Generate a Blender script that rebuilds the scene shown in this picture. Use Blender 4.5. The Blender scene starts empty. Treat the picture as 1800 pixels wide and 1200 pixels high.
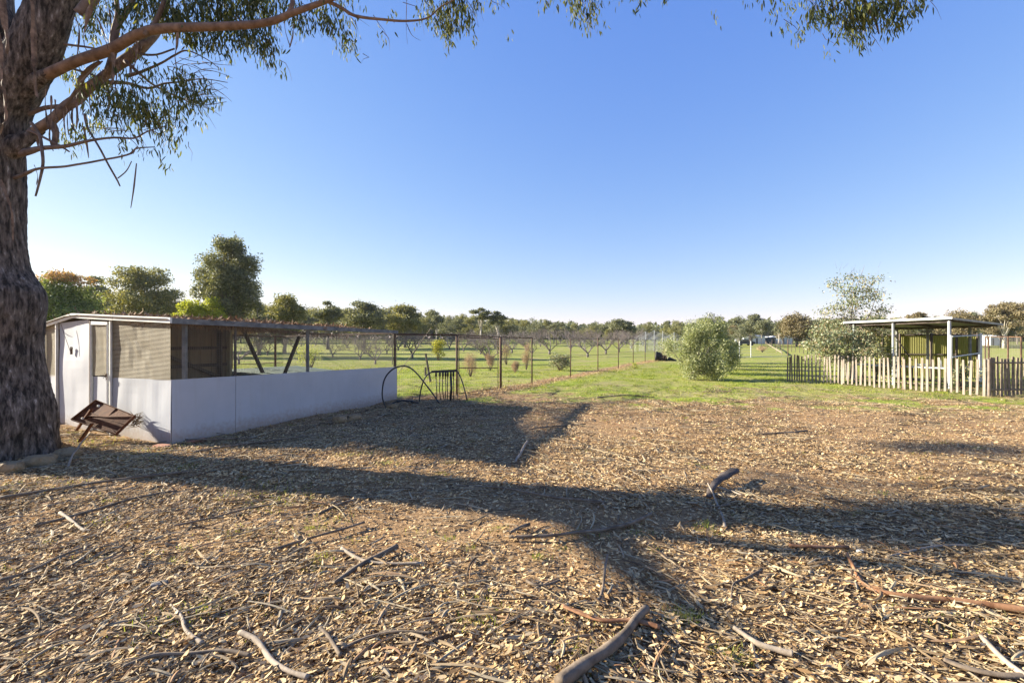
import bpy, math, random
import numpy as np
from mathutils import Vector, Matrix, noise as mnoise

# ---------------------------------------------------------------- camera, light, exposure
sc = bpy.context.scene
FPX = 820.0            # focal length in pixels of the 1800 px wide photograph
CH = 1.6               # camera height
HOR = 600.0
cam_d = bpy.data.cameras.new("camera"); cam = bpy.data.objects.new("camera", cam_d)
sc.collection.objects.link(cam); sc.camera = cam
cam.location = (0, 0, CH); cam.rotation_euler = (math.radians(90), 0, 0)
cam_d.sensor_width = 36; cam_d.lens = FPX / 1800 * 36
cam_d.clip_start = 0.05; cam_d.clip_end = 5000

SUN_EL = math.radians(19.5); AZ = math.radians(13)      # light travels towards +X and a little towards the camera
SD = Vector((math.cos(AZ), -math.sin(AZ), 0))
TANEL = math.tan(SUN_EL)
to_sun = Vector((-math.cos(AZ) * math.cos(SUN_EL), math.sin(AZ) * math.cos(SUN_EL), math.sin(SUN_EL)))
world = bpy.data.worlds.new("World"); sc.world = world; world.use_nodes = True
wn = world.node_tree; bg = wn.nodes["Background"]
sky = wn.nodes.new("ShaderNodeTexSky"); sky.sky_type = 'NISHITA'; sky.sun_disc = False
sky.sun_elevation = SUN_EL; sky.sun_rotation = math.atan2(to_sun.x, to_sun.y)
sky.altitude = 200; sky.air_density = 1.0; sky.dust_density = 0.15; sky.ozone_density = 2.5
# grade of the sky colour: softer gradient, deeper blue
sp_ = wn.nodes.new("ShaderNodeSeparateColor"); cb_ = wn.nodes.new("ShaderNodeCombineColor"); wn.links.new(sky.outputs[0], sp_.inputs[0])
for ch, (pw, mu) in enumerate(((1.0, 1.08), (.76, 1.31), (.30, 3.15))):
    a_ = wn.nodes.new("ShaderNodeMath"); a_.operation = 'POWER'; a_.inputs[1].default_value = pw; wn.links.new(sp_.outputs[ch], a_.inputs[0])
    m_ = wn.nodes.new("ShaderNodeMath"); m_.operation = 'MULTIPLY'; m_.inputs[1].default_value = mu; wn.links.new(a_.outputs[0], m_.inputs[0]); wn.links.new(m_.outputs[0], cb_.inputs[ch])
wn.links.new(cb_.outputs[0], bg.inputs[0])
bg.inputs[1].default_value = 0.055
sl = bpy.data.lights.new("sun", 'SUN'); so = bpy.data.objects.new("sun", sl); sc.collection.objects.link(so)
sl.energy = 5.0; sl.angle = math.radians(0.55); sl.color = (1.0, 0.92, 0.75)
so.rotation_euler = to_sun.to_track_quat('Z', 'Y').to_euler(); so.location = (-20, 5, 15)
sc.view_settings.view_transform = 'Standard'; sc.view_settings.look = 'None'
sc.view_settings.exposure = 1.89; sc.view_settings.gamma = 1.0
sc.cycles.max_bounces = 6; sc.cycles.transparent_max_bounces = 24
sc.cycles.use_denoising = True

rng = np.random.default_rng(7); random.seed(7)
C = sc.collection

# ---------------------------------------------------------------- ground height and zones
def _hash(ix, iy, s):
    v = np.sin(ix * 127.1 + iy * 311.7 + s * 74.7) * 43758.5453
    return v - np.floor(v)
def vnoise(x, y, scale, s=0):
    x = np.asarray(x, float) * scale; y = np.asarray(y, float) * scale
    ix = np.floor(x); iy = np.floor(y); fx = x - ix; fy = y - iy
    fx = fx * fx * (3 - 2 * fx); fy = fy * fy * (3 - 2 * fy)
    a = _hash(ix, iy, s); b = _hash(ix + 1, iy, s); c = _hash(ix, iy + 1, s); d = _hash(ix + 1, iy + 1, s)
    return (a * (1 - fx) + b * fx) * (1 - fy) + (c * (1 - fx) + d * fx) * fy
def sstep(a, b, v):
    t = np.clip((np.asarray(v, float) - a) / (b - a), 0, 1); return t * t * (3 - 2 * t)
def gz(x, y):
    x = np.asarray(x, float); y = np.asarray(y, float)
    near = 1 - sstep(14, 40, np.hypot(x, y))
    z = near * ((vnoise(x, y, .7, 1) - .5) * .07 + (vnoise(x, y, 2.3, 2) - .5) * .035 + (vnoise(x, y, 6.0, 3) - .5) * .018)
    z = z + (1 - near) * (vnoise(x, y, .25, 4) - .5) * .08
    d = y - 0.12 * x
    z = z + sstep(60, 190, d) * 2.3 + sstep(190, 700, d) * 4
    return z
def gz1(x, y): return float(gz(x, y))
def grass_amt(x, y):      # 0 bare litter/dirt, 1 green
    x = np.asarray(x, float); y = np.asarray(y, float)
    n = vnoise(x, y, .9, 11) * .6 + vnoise(x, y, 2.7, 12) * .4
    edge = 14.0 - 1.8 * sstep(5, 12, x) - 0.2 * np.clip(x, -2, 4)
    g = sstep(-3.0, 1.7, (y - edge) + (n - .5) * 6.0)
    # worn strip along the orchard fence and the aviary side
    fx = .75 + (y - 17.5) * .505
    strip = np.exp(-((x - fx) / .55) ** 2) * (y < 40)
    g = g * (1 - .85 * strip)
    beyond = (x < fx - .6) | ((x < -3.4) & (y > 9))
    g = np.where(beyond, np.maximum(g * .9, sstep(12.5, 15.5, y) * (.35 + .6 * vnoise(x, y, .35, 13))), g)
    g = np.where(x > 4.5, g * (1 - sstep(4.5, 8, x) * (1 - sstep(15.5, 17.5, y)) * (.05 + .45 * vnoise(x, y, 1.1, 15))), g)
    return g
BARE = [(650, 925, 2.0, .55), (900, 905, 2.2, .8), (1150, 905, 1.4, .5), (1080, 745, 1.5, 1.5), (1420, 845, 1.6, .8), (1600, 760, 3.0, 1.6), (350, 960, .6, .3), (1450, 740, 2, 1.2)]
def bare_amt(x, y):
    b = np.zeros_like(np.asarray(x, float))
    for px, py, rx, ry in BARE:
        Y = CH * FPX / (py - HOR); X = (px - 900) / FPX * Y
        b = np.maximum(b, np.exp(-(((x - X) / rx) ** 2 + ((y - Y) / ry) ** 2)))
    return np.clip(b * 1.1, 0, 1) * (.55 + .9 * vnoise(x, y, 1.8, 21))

def G(px, py, dz=0.0):
    Y = CH * FPX / (py - HOR); X = (px - 900) / FPX * Y
    return Vector((X, Y, gz1(X, Y) + dz))
def P(px, py, Y): return Vector(((px - 900) / FPX * Y, Y, CH + (HOR - py) / FPX * Y))

# ---------------------------------------------------------------- mesh builder
class MB:
    def __init__(s): s.v = []; s.f = []; s.r = []; s.n = 0
    def add(s, verts, faces, rnd=None):
        verts = [tuple(v) for v in verts]
        s.f += [tuple(i + s.n for i in f) for f in faces]
        s.v += verts; s.n += len(verts)
        s.r += [random.random() if rnd is None else rnd] * len(verts)
    def beam(s, p0, p1, w, h, up=(0, 0, 1), rnd=None):
        p0 = Vector(p0); p1 = Vector(p1); d = (p1 - p0).normalized(); up = Vector(up)
        if abs(d.dot(up)) > .98: up = Vector((0, 1, 0)) if abs(d.y) < .9 else Vector((1, 0, 0))
        sd = d.cross(up).normalized() * (w / 2); u = sd.cross(d).normalized() * (h / 2)
        vs = [p + a * sd + b * u for p in (p0, p1) for a, b in ((-1, -1), (1, -1), (1, 1), (-1, 1))]
        s.add(vs, [(3, 2, 1, 0), (4, 5, 6, 7), (0, 1, 5, 4), (1, 2, 6, 5), (2, 3, 7, 6), (3, 0, 4, 7)], rnd)
    def box(s, c, sx, sy, sz, rz=0, rnd=None):
        c = Vector(c); R = Matrix.Rotation(rz, 3, 'Z')
        vs = [c + R @ Vector((a * sx / 2, b * sy / 2, k * sz / 2)) for k in (-1, 1) for a, b in ((-1, -1), (1, -1), (1, 1), (-1, 1))]
        s.add(vs, [(3, 2, 1, 0), (4, 5, 6, 7), (0, 1, 5, 4), (1, 2, 6, 5), (2, 3, 7, 6), (3, 0, 4, 7)], rnd)
    def quad(s, a, b, c, d, rnd=None): s.add([a, b, c, d], [(0, 1, 2, 3)], rnd)
    def slab(s, a, b, c, d, th, rnd=None):     # a solid board with four corners
        a, b, c, d = map(Vector, (a, b, c, d)); n = (b - a).cross(d - a).normalized() * th
        s.add([a, b, c, d, a + n, b + n, c + n, d + n], [(3, 2, 1, 0), (4, 5, 6, 7), (0, 1, 5, 4), (1, 2, 6, 5), (2, 3, 7, 6), (3, 0, 4, 7)], rnd)
    def tube(s, pts, rad, sides=8, rough=0.0, cap=True, rnd=None, flat=1.0):
        pts = [Vector(p) for p in pts]; n = len(pts)
        if not hasattr(rad, '__len__'): rad = [rad] * n
        vs = []; prev = None
        for i, p in enumerate(pts):
            t = (pts[min(i + 1, n - 1)] - pts[max(i - 1, 0)])
            t = t.normalized() if t.length > 1e-9 else Vector((0, 0, 1))
            if prev is None:
                ref = Vector((0, 0, 1)) if abs(t.z) < .9 else Vector((1, 0, 0)); a = t.cross(ref).normalized()
            else:
                a = (prev - t * prev.dot(t)); a = a.normalized() if a.length > 1e-9 else t.orthogonal().normalized()
            prev = a; b = t.cross(a)
            for k in range(sides):
                th = 2 * math.pi * k / sides
                r = rad[i]
                if rough: r *= 1 + rough * mnoise.noise(Vector((math.cos(th) * 1.5 + p.x * 3, math.sin(th) * 1.5 + p.y * 3, p.z * 2.5)))
                vs.append(p + (a * math.cos(th) + b * math.sin(th) * flat) * r)
        fs = []
        for i in range(n - 1):
            for k in range(sides):
                k2 = (k + 1) % sides
                fs.append((i * sides + k, i * sides + k2, (i + 1) * sides + k2, (i + 1) * sides + k))
        if cap:
            fs.append(tuple(range(sides - 1, -1, -1))); fs.append(tuple((n - 1) * sides + k for k in range(sides)))
        s.add(vs, fs, rnd)
    def build(s, name, mat, parent=None, smooth=False, loc=None):
        me = bpy.data.meshes.new(name); me.from_pydata(s.v, [], s.f)
        at = me.attributes.new("rnd", 'FLOAT', 'POINT'); at.data.foreach_set('value', np.array(s.r, dtype=np.float32))
        if smooth: me.polygons.foreach_set('use_smooth', [True] * len(me.polygons))
        me.materials.append(mat); me.update()
        o = bpy.data.objects.new(name, me); C.objects.link(o)
        if parent is not None: o.parent = parent; o.location = -Vector(parent.location)
        return o

def np_mesh(name, V, F4, rnd, mat, parent=None, smooth=False, F3=None, offset=None):
    me = bpy.data.meshes.new(name)
    loops = []; starts = []; tot = 0
    if F4 is not None and len(F4):
        loops.append(F4.reshape(-1)); starts.append(np.arange(len(F4)) * 4); tot = len(F4) * 4
    if F3 is not None and len(F3):
        loops.append(F3.reshape(-1)); starts.append(tot + np.arange(len(F3)) * 3)
    L = np.concatenate(loops).astype(np.int32); S = np.concatenate(starts).astype(np.int32)
    me.vertices.add(len(V)); me.vertices.foreach_set('co', V.astype(np.float32).reshape(-1))
    me.loops.add(len(L)); me.loops.foreach_set('vertex_index', L)
    me.polygons.add(len(S)); me.polygons.foreach_set('loop_start', S)
    at = me.attributes.new("rnd", 'FLOAT', 'POINT'); at.data.foreach_set('value', rnd.astype(np.float32))
    me.materials.append(mat); me.update(calc_edges=True)
    me.polygons.foreach_set('use_smooth', np.full(len(S), smooth))
    o = bpy.data.objects.new(name, me); C.objects.link(o)
    if parent is not None: o.parent = parent; o.location = -Vector(parent.location)
    return o

def leaf_arrays(c, ax, sd, ln, wd, curl=0.15, widest=.4):
    """c centre of base, ax axis, sd side; leaf of 6 points: tri, quad, tri"""
    n = len(c); nr = np.cross(ax, sd)
    ln = ln[:, None]; wd = wd[:, None]; cu = (curl * ln[:, 0] * rng.normal(1, .6, n))[:, None]
    p0 = c; p1 = c + ax * ln * .28 + sd * wd * .5 + nr * cu * .5; p2 = c + ax * ln * .28 - sd * wd * .5 + nr * cu * .5
    p3 = c + ax * ln * .68 + sd * wd * .42 + nr * cu * .6; p4 = c + ax * ln * .68 - sd * wd * .42 + nr * cu * .6
    p5 = c + ax * ln - nr * cu * .3
    V = np.stack([p0, p1, p2, p3, p4, p5], 1).reshape(-1, 3)
    b = (np.arange(n) * 6)[:, None]
    F3 = np.concatenate([b + [0, 1, 2], b + [5, 4, 3]]); F4 = b + [2, 1, 3, 4]
    return V, F4, F3
def unit(v): return v / np.maximum(np.linalg.norm(v, axis=1, keepdims=True), 1e-9)
def merge(parts):
    V = []; F4 = []; F3 = []; R = []; n = 0
    for v, f4, f3, r in parts:
        V.append(v); R.append(r)
        if f4 is not None: F4.append(f4 + n)
        if f3 is not None: F3.append(f3 + n)
        n += len(v)
    return np.concatenate(V), (np.concatenate(F4) if F4 else None), (np.concatenate(F3) if F3 else None), np.concatenate(R)

def tag(o, label=None, cat=None, group=None, kind=None):
    if label: o['label'] = label
    if cat: o['category'] = cat
    if group: o['group'] = group
    if kind: o['kind'] = kind
    return o
def thing(name, label, cat, loc, group=None):
    o = bpy.data.objects.new(name, None); C.objects.link(o); o.location = loc; o.empty_display_size = .2
    return tag(o, label, cat, group)
def copy_tree(o, parent=None):
    c = o.copy(); C.objects.link(c); c.parent = parent
    for ch in o.children: copy_tree(ch, c)
    return c

# ---------------------------------------------------------------- materials
def nd(nt, t, **kw):
    n = nt.nodes.new(t)
    for k, v in kw.items(): setattr(n, k, v)
    return n
def pmat(name, c1, c2, scale=4, rough=.8, bump=.3, bscale=None, stretch=(1, 1, 1), metallic=0, detail=6, c3=None, spec=.3, dist=.01, lo=.35, hi=.65):
    m = bpy.data.materials.new(name); m.use_nodes = True; nt = m.node_tree; b = nt.nodes['Principled BSDF']
    tc = nd(nt, 'ShaderNodeTexCoord'); mp = nd(nt, 'ShaderNodeMapping'); mp.inputs['Scale'].default_value = stretch
    nt.links.new(tc.outputs['Object'], mp.inputs[0])
    no = nd(nt, 'ShaderNodeTexNoise'); no.inputs['Scale'].default_value = scale; no.inputs['Detail'].default_value = detail
    no.inputs['Roughness'].default_value = .65; nt.links.new(mp.outputs[0], no.inputs[0])
    r = nd(nt, 'ShaderNodeValToRGB'); r.color_ramp.elements[0].position = lo; r.color_ramp.elements[1].position = hi
    r.color_ramp.elements[0].color = (*c1, 1); r.color_ramp.elements[1].color = (*c2, 1)
    if c3: e = r.color_ramp.elements.new(min(.99, hi + .12)); e.color = (*c3, 1)
    nt.links.new(no.outputs[0], r.inputs[0]); nt.links.new(r.outputs[0], b.inputs['Base Color'])
    b.inputs['Roughness'].default_value = rough; b.inputs['Metallic'].default_value = metallic; b.inputs['Specular IOR Level'].default_value = spec
    if bump:
        n2 = nd(nt, 'ShaderNodeTexNoise'); n2.inputs['Scale'].default_value = bscale or scale * 4; n2.inputs['Detail'].default_value = 8
        nt.links.new(mp.outputs[0], n2.inputs[0]); bp = nd(nt, 'ShaderNodeBump'); bp.inputs['Strength'].default_value = bump; bp.inputs['Distance'].default_value = dist
        nt.links.new(n2.outputs[0], bp.inputs['Height']); nt.links.new(bp.outputs[0], b.inputs['Normal'])
    return m
def rmat(name, cols, rough=.7, trans=0.0, transcol=None, spec=.3):
    """colour picked per leaf / strip from the rnd attribute"""
    m = bpy.data.materials.new(name); m.use_nodes = True; nt = m.node_tree; b = nt.nodes['Principled BSDF']
    a = nd(nt, 'ShaderNodeAttribute', attribute_name='rnd'); r = nd(nt, 'ShaderNodeValToRGB'); cr = r.color_ramp
    while len(cr.elements) < len(cols): cr.elements.new(.5)
    for i, c in enumerate(cols): cr.elements[i].position = i / (len(cols) - 1); cr.elements[i].color = (*c, 1)
    nt.links.new(a.outputs['Fac'], r.inputs[0]); nt.links.new(r.outputs[0], b.inputs['Base Color'])
    b.inputs['Roughness'].default_value = rough; b.inputs['Specular IOR Level'].default_value = spec
    if trans:
        tr = nd(nt, 'ShaderNodeBsdfTranslucent'); mx = nd(nt, 'ShaderNodeMixShader'); mx.inputs[0].default_value = trans
        g = nd(nt, 'ShaderNodeMixRGB', blend_type='MULTIPLY'); g.inputs[0].default_value = 1; g.inputs[2].default_value = (*(transcol or (1.6, 1.5, .7)), 1)
        nt.links.new(r.outputs[0], g.inputs[1]); nt.links.new(g.outputs[0], tr.inputs[0])
        nt.links.new(b.outputs[0], mx.inputs[1]); nt.links.new(tr.outputs[0], mx.inputs[2])
        nt.links.new(mx.outputs[0], nt.nodes['Material Output'].inputs[0])
    return m
def netmat(name, col, pitch_u, pitch_v, cover_u, cover_v, rough=.5, base=0.0):
    """wire netting: transparent between wires; pattern from the UV map in metres"""
    m = bpy.data.materials.new(name); m.use_nodes = True; nt = m.node_tree; b = nt.nodes['Principled BSDF']
    uv = nd(nt, 'ShaderNodeUVMap'); sx = nd(nt, 'ShaderNodeSeparateXYZ'); nt.links.new(uv.outputs[0], sx.inputs[0])
    def wires(out, pitch, cov):
        mu = nd(nt, 'ShaderNodeMath', operation='MULTIPLY'); mu.inputs[1].default_value = 1 / pitch; nt.links.new(out, mu.inputs[0])
        fr = nd(nt, 'ShaderNodeMath', operation='FRACT'); nt.links.new(mu.outputs[0], fr.inputs[0])
        lt = nd(nt, 'ShaderNodeMath', operation='LESS_THAN'); lt.inputs[1].default_value = cov; nt.links.new(fr.outputs[0], lt.inputs[0]); return lt.outputs[0]
    mx = nd(nt, 'ShaderNodeMath', operation='MAXIMUM'); nt.links.new(wires(sx.outputs[0], pitch_u, cover_u), mx.inputs[0]); nt.links.new(wires(sx.outputs[1], pitch_v, cover_v), mx.inputs[1])
    fac = mx.outputs[0]
    if base:
        ma = nd(nt, 'ShaderNodeMath', operation='MAXIMUM'); ma.inputs[1].default_value = base; nt.links.new(fac, ma.inputs[0]); fac = ma.outputs[0]
    tr = nd(nt, 'ShaderNodeBsdfTransparent'); ms = nd(nt, 'ShaderNodeMixShader')
    nt.links.new(fac, ms.inputs[0]); nt.links.new(tr.outputs[0], ms.inputs[1]); nt.links.new(b.outputs[0], ms.inputs[2])
    nt.links.new(ms.outputs[0], nt.nodes['Material Output'].inputs[0])
    b.inputs['Base Color'].default_value = (*col, 1); b.inputs['Roughness'].default_value = rough
    return m
def net(name, corners, mat, parent, sag=.0, nu=6, nv=3):
    a, b, c, d = map(Vector, corners); V = []; F = []; UV = []
    lu = (b - a).length; lv = (d - a).length; nrm = (b - a).cross(d - a).normalized()
    for j in range(nv + 1):
        for i in range(nu + 1):
            u = i / nu; v = j / nv; p = (a * (1 - u) + b * u) * (1 - v) + (d * (1 - u) + c * u) * v
            V.append(p + nrm * sag * math.sin(u * math.pi) * math.sin(v * math.pi) * (.5 + random.random())); UV.append((u * lu, v * lv))
    for j in range(nv):
        for i in range(nu): q = j * (nu + 1) + i; F.append((q, q + 1, q + nu + 2, q + nu + 1))
    me = bpy.data.meshes.new(name); me.from_pydata(V, [], F); ul = me.uv_layers.new(name='UVMap')
    for l in me.loops: ul.data[l.index].uv = UV[l.vertex_index]
    me.materials.append(mat); o = bpy.data.objects.new(name, me); C.objects.link(o)
    if parent is not None: o.parent = parent; o.location = -Vector(parent.location)
    return o

M = {}
M['bark'] = pmat('gum_bark', (.024, .020, .017), (.16, .13, .11), 20, .95, 1.0, 40, (1, 1, .24), dist=.025, c3=(.42, .38, .35), lo=.40, hi=.60, detail=14)
M['limb'] = pmat('smooth_limb_bark', (.11, .068, .045), (.24, .155, .105), 8, .75, .9, 22, (1, 1, 1), c3=(.22, .18, .155), dist=.008)
M['limb2'] = pmat('rough_limb_bark', (.08, .055, .04), (.28, .19, .13), 9, .9, .7, 30, (1, 1, 1), dist=.012)
M['twig'] = pmat('twig_bark', (.10, .07, .055), (.20, .15, .12), 9, .85, .2)
M['greybark'] = pmat('grey_bark', (.10, .085, .075), (.24, .21, .19), 3, .9, .3)
M['palebark'] = pmat('pale_gum_bark', (.30, .26, .22), (.55, .50, .44), 1.2, .8, .1)
M['barebark'] = pmat('bare_tree_bark', (.12, .10, .095), (.22, .18, .17), 3, .9, 0)
M['gumleaf'] = rmat('gum_leaves', [(0.03, 0.045, 0.021), (0.052, 0.071, 0.028), (0.091, 0.11, 0.036), (0.181, 0.181, 0.043), (0.065, 0.091, 0.049)], .6, .32, (1.6, 1.5, .7), .2)
M['fargum'] = rmat('far_gum_leaves', [(0.076, 0.092, 0.065), (0.12, 0.132, 0.083), (0.175, 0.183, 0.104), (0.275, 0.261, 0.13)], .6, .25, (1.5, 1.4, .7))
M['fargum2'] = rmat('far_gum_leaves_olive', [(0.096, 0.104, 0.052), (0.158, 0.163, 0.068), (0.23, 0.222, 0.089), (0.326, 0.291, 0.115)], .6, .25, (1.5, 1.4, .7))
M['fargum3'] = rmat('far_gum_leaves_brown', [(0.107, 0.087, 0.05), (0.171, 0.14, 0.076), (0.233, 0.183, 0.102), (0.196, 0.183, 0.086)], .6, .22, (1.5, 1.3, .7))
M['yellowleaf'] = rmat('yellow_green_leaves', [(0.159, 0.199, 0.034), (0.278, 0.309, 0.052), (0.418, 0.427, 0.077)], .6, .35)
M['wattle'] = rmat('wattle_blossom', [(0.255, 0.272, 0.017), (0.425, 0.408, 0.025), (0.527, 0.476, 0.043)], .7, .3, (1.2, 1.1, .7))
M['domeleaf'] = rmat('dome_tree_leaves', [(0.09, 0.126, 0.052), (0.165, 0.21, 0.065), (0.255, 0.294, 0.091)], .6, .25)
M['rustleaf'] = rmat('rusty_crown_leaves', [(0.312, 0.18, 0.096), (0.456, 0.264, 0.132), (0.288, 0.252, 0.108)], .6, .25)
M['olive'] = rmat('olive_leaves', [(0.091, 0.116, 0.043), (0.173, 0.2, 0.077), (0.311, 0.326, 0.154), (0.437, 0.431, 0.239)], .5, .28, (1.4, 1.4, .8), .5)
M['saplingleaf'] = rmat('young_gum_leaves', [(0.075, 0.101, 0.054), (0.14, 0.175, 0.089), (0.244, 0.267, 0.153), (0.338, 0.312, 0.189), (0.264, 0.175, 0.089)], .5, .28, (1.3, 1.3, .8), .5)
M['litter'] = rmat('fallen_leaves', [(0.121, 0.069, 0.032), (0.292, 0.176, 0.079), (0.482, 0.322, 0.151), (0.62, 0.435, 0.217), (0.533, 0.402, 0.237), (0.707, 0.531, 0.296), (0.363, 0.242, 0.132)], .75, .15, (1.2, 1.1, .9), .25)
M['strip'] = rmat('fallen_bark', [(0.063, 0.038, 0.023), (0.173, 0.114, 0.06), (0.298, 0.21, 0.117), (0.248, 0.202, 0.139), (0.385, 0.305, 0.19), (0.261, 0.126, 0.055)], .85)
M['twigs'] = rmat('fallen_twigs', [(0.059, 0.041, 0.026), (0.157, 0.112, 0.069), (0.276, 0.212, 0.126), (0.367, 0.307, 0.202)], .85)
M['pebble'] = rmat('pebbles', [(0.15, 0.079, 0.034), (0.286, 0.171, 0.073), (0.381, 0.262, 0.134), (0.544, 0.459, 0.314)], .9)
M['grass'] = rmat('grass_blades', [(0.129, 0.164, 0.02), (0.214, 0.249, 0.035), (0.3, 0.315, 0.055), (0.414, 0.354, 0.139)], .6, .4, (1.3, 1.4, .6))
M['dead'] = rmat('dry_shrub', [(0.251, 0.156, 0.084), (0.41, 0.285, 0.168), (0.502, 0.389, 0.24)], .8, .2, (1.1, 1.0, .9))
M['rust'] = pmat('rusty_steel', (.085, .030, .014), (.18, .07, .03), 9, .85, .3, 40, c3=(.26, .12, .06))
M['rustpipe'] = pmat('rusty_pipe', (.05, .03, .022), (.13, .075, .05), 6, .8, .1)
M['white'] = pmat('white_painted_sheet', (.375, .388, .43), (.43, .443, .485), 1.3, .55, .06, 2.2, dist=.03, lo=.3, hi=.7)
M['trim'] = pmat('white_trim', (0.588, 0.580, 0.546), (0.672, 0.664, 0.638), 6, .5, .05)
M['grail'] = pmat('weathered_rail', (.10, .105, .11), (.22, .22, .215), 6, .8, .2, 30, (1, 1, 1))
M['dwood'] = pmat('dark_timber', (.045, .035, .03), (.12, .095, .08), 5, .9, .3, 30, (1, 1, .3))
M['tanpost'] = pmat('tan_timber', (.24, .21, .13), (.34, .30, .20), 6, .85, .2)
M['picket'] = pmat('weathered_picket', (0.175, 0.142, 0.118), (0.315, 0.262, 0.216), 4, .9, .25, 30, (3, 3, .6))
M['shadepicket'] = pmat('shaded_picket', (.11, .085, .065), (.26, .20, .155), 5, .9, .2)  # darker copy of picket timber, shade of sunless runs in its colour; posts share it
M['galv'] = pmat('galvanised_steel', (0.353, 0.370, 0.386), (0.504, 0.521, 0.529), 5, .45, .05, metallic=.35)
M['green'] = pmat('green_corrugated_fibreglass', (0.286, 0.277, 0.101), (0.353, 0.336, 0.134), 1.5, .6, .05)
_nt = M['green'].node_tree; _b = _nt.nodes['Principled BSDF']; _t = _nt.nodes.new('ShaderNodeBsdfTranslucent'); _m = _nt.nodes.new('ShaderNodeMixShader'); _m.inputs[0].default_value = .45  # translucent fibreglass sheet, light from behind shows through
_t.inputs[0].default_value = (.62, .58, .18, 1); _nt.links.new(_b.outputs[0], _m.inputs[1]); _nt.links.new(_t.outputs[0], _m.inputs[2]); _nt.links.new(_m.outputs[0], _nt.nodes['Material Output'].inputs[0])
M['roofsteel'] = pmat('grey_roof_steel', (.22, .22, .22), (.32, .32, .31), 3, .6, .05, metallic=.3)
M['black'] = pmat('black_poly_pipe', (.012, .012, .014), (.03, .03, .034), 8, .45, .05, spec=.5)
M['stone'] = pmat('sandstone', (0.168, 0.118, 0.067), (0.302, 0.227, 0.134), 7, .9, .7, 22, dist=.02, c3=(0.353, 0.302, 0.218))
M['greystone'] = pmat('grey_stone', (.12, .11, .10), (.26, .24, .22), 9, .9, .5, dist=.01)
M['whitestone'] = pmat('quartz', (.60, .56, .48), (.78, .74, .66), 9, .8, .3)
M['brick'] = pmat('red_paver', (.26, .10, .06), (.38, .18, .11), 12, .9, .4)
M['sheet'] = pmat('grey_green_sheet', (.06, .09, .08), (.14, .18, .165), 2.5, .6, .05)
M['thatch'] = rmat('brush_roof', [(0.102, 0.06, 0.034), (0.204, 0.128, 0.076), (0.306, 0.204, 0.128), (0.374, 0.212, 0.119)], .9)
M['boards'] = pmat('aviary_back_boards', (.16, .12, .08), (.28, .22, .15), 3, .9, .2, 20, (1, 1, .2))
M['net_gable'] = netmat('close_bird_netting', (.40, .345, .25), .020, .020, .14, .40, base=.0)
M['net_side'] = netmat('bird_netting', (.20, .17, .13), .030, .030, .12, .07)
M['net_fence'] = netmat('fence_netting', (.26, .23, .21), .06, .06, .05, .05)
M['net_far'] = netmat('orchard_netting', (.45, .46, .47), .05, .05, .04, .05)
M['bwall'] = pmat('far_white_wall', (.62, .64, .66), (.74, .75, .76), 1, .6, 0)
M['dark'] = pmat('dark_paint', (.03, .035, .045), (.06, .065, .08), 3, .4, 0)
M['soil'] = pmat('dirt', (.15, .09, .05), (.27, .17, .10), 3, .95, .5)
M['woods'] = M['fargum']

# dirt splashed along the foot of the painted sheets, and rain streaks
def weather(m):
    nt = m.node_tree; L = nt.links.new; b = nt.nodes['Principled BSDF']; src = b.inputs['Base Color'].links[0].from_socket
    tc = nd(nt, 'ShaderNodeTexCoord'); sx = nd(nt, 'ShaderNodeSeparateXYZ'); L(tc.outputs['Object'], sx.inputs[0])
    n = nd(nt, 'ShaderNodeTexNoise'); n.inputs['Scale'].default_value = 16; n.inputs['Detail'].default_value = 12; L(tc.outputs['Object'], n.inputs[0])
    a = nd(nt, 'ShaderNodeMath', operation='MULTIPLY_ADD'); a.inputs[1].default_value = -.35; L(n.outputs[0], a.inputs[0]); L(sx.outputs[2], a.inputs[2])
    r = nd(nt, 'ShaderNodeValToRGB'); r.color_ramp.elements[0].position = 0; r.color_ramp.elements[0].color = (.6, .6, .6, 1); r.color_ramp.elements[1].position = .22; r.color_ramp.elements[1].color = (0, 0, 0, 1)
    ad = nd(nt, 'ShaderNodeMath', operation='ADD'); ad.inputs[1].default_value = .14; L(a.outputs[0], ad.inputs[0]); L(ad.outputs[0], r.inputs[0])
    x = nd(nt, 'ShaderNodeMixRGB'); x.inputs[2].default_value = (.26, .18, .12, 1); L(r.outputs[0], x.inputs[0]); L(src, x.inputs[1])
    mp = nd(nt, 'ShaderNodeMapping'); mp.inputs['Scale'].default_value = (9, 9, .5); L(tc.outputs['Object'], mp.inputs[0]); s2 = nd(nt, 'ShaderNodeTexNoise'); s2.inputs['Scale'].default_value = 1.5; s2.inputs['Detail'].default_value = 7; L(mp.outputs[0], s2.inputs[0])
    r2 = nd(nt, 'ShaderNodeValToRGB'); r2.color_ramp.elements[0].position = .56; r2.color_ramp.elements[0].color = (0, 0, 0, 1); r2.color_ramp.elements[1].position = .78; r2.color_ramp.elements[1].color = (.25, .25, .25, 1); L(s2.outputs[0], r2.inputs[0])
    y = nd(nt, 'ShaderNodeMixRGB'); y.inputs[2].default_value = (.33, .31, .28, 1); L(r2.outputs[0], y.inputs[0]); L(x.outputs[0], y.inputs[1]); L(y.outputs[0], b.inputs['Base Color'])
weather(M['white'])
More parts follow.
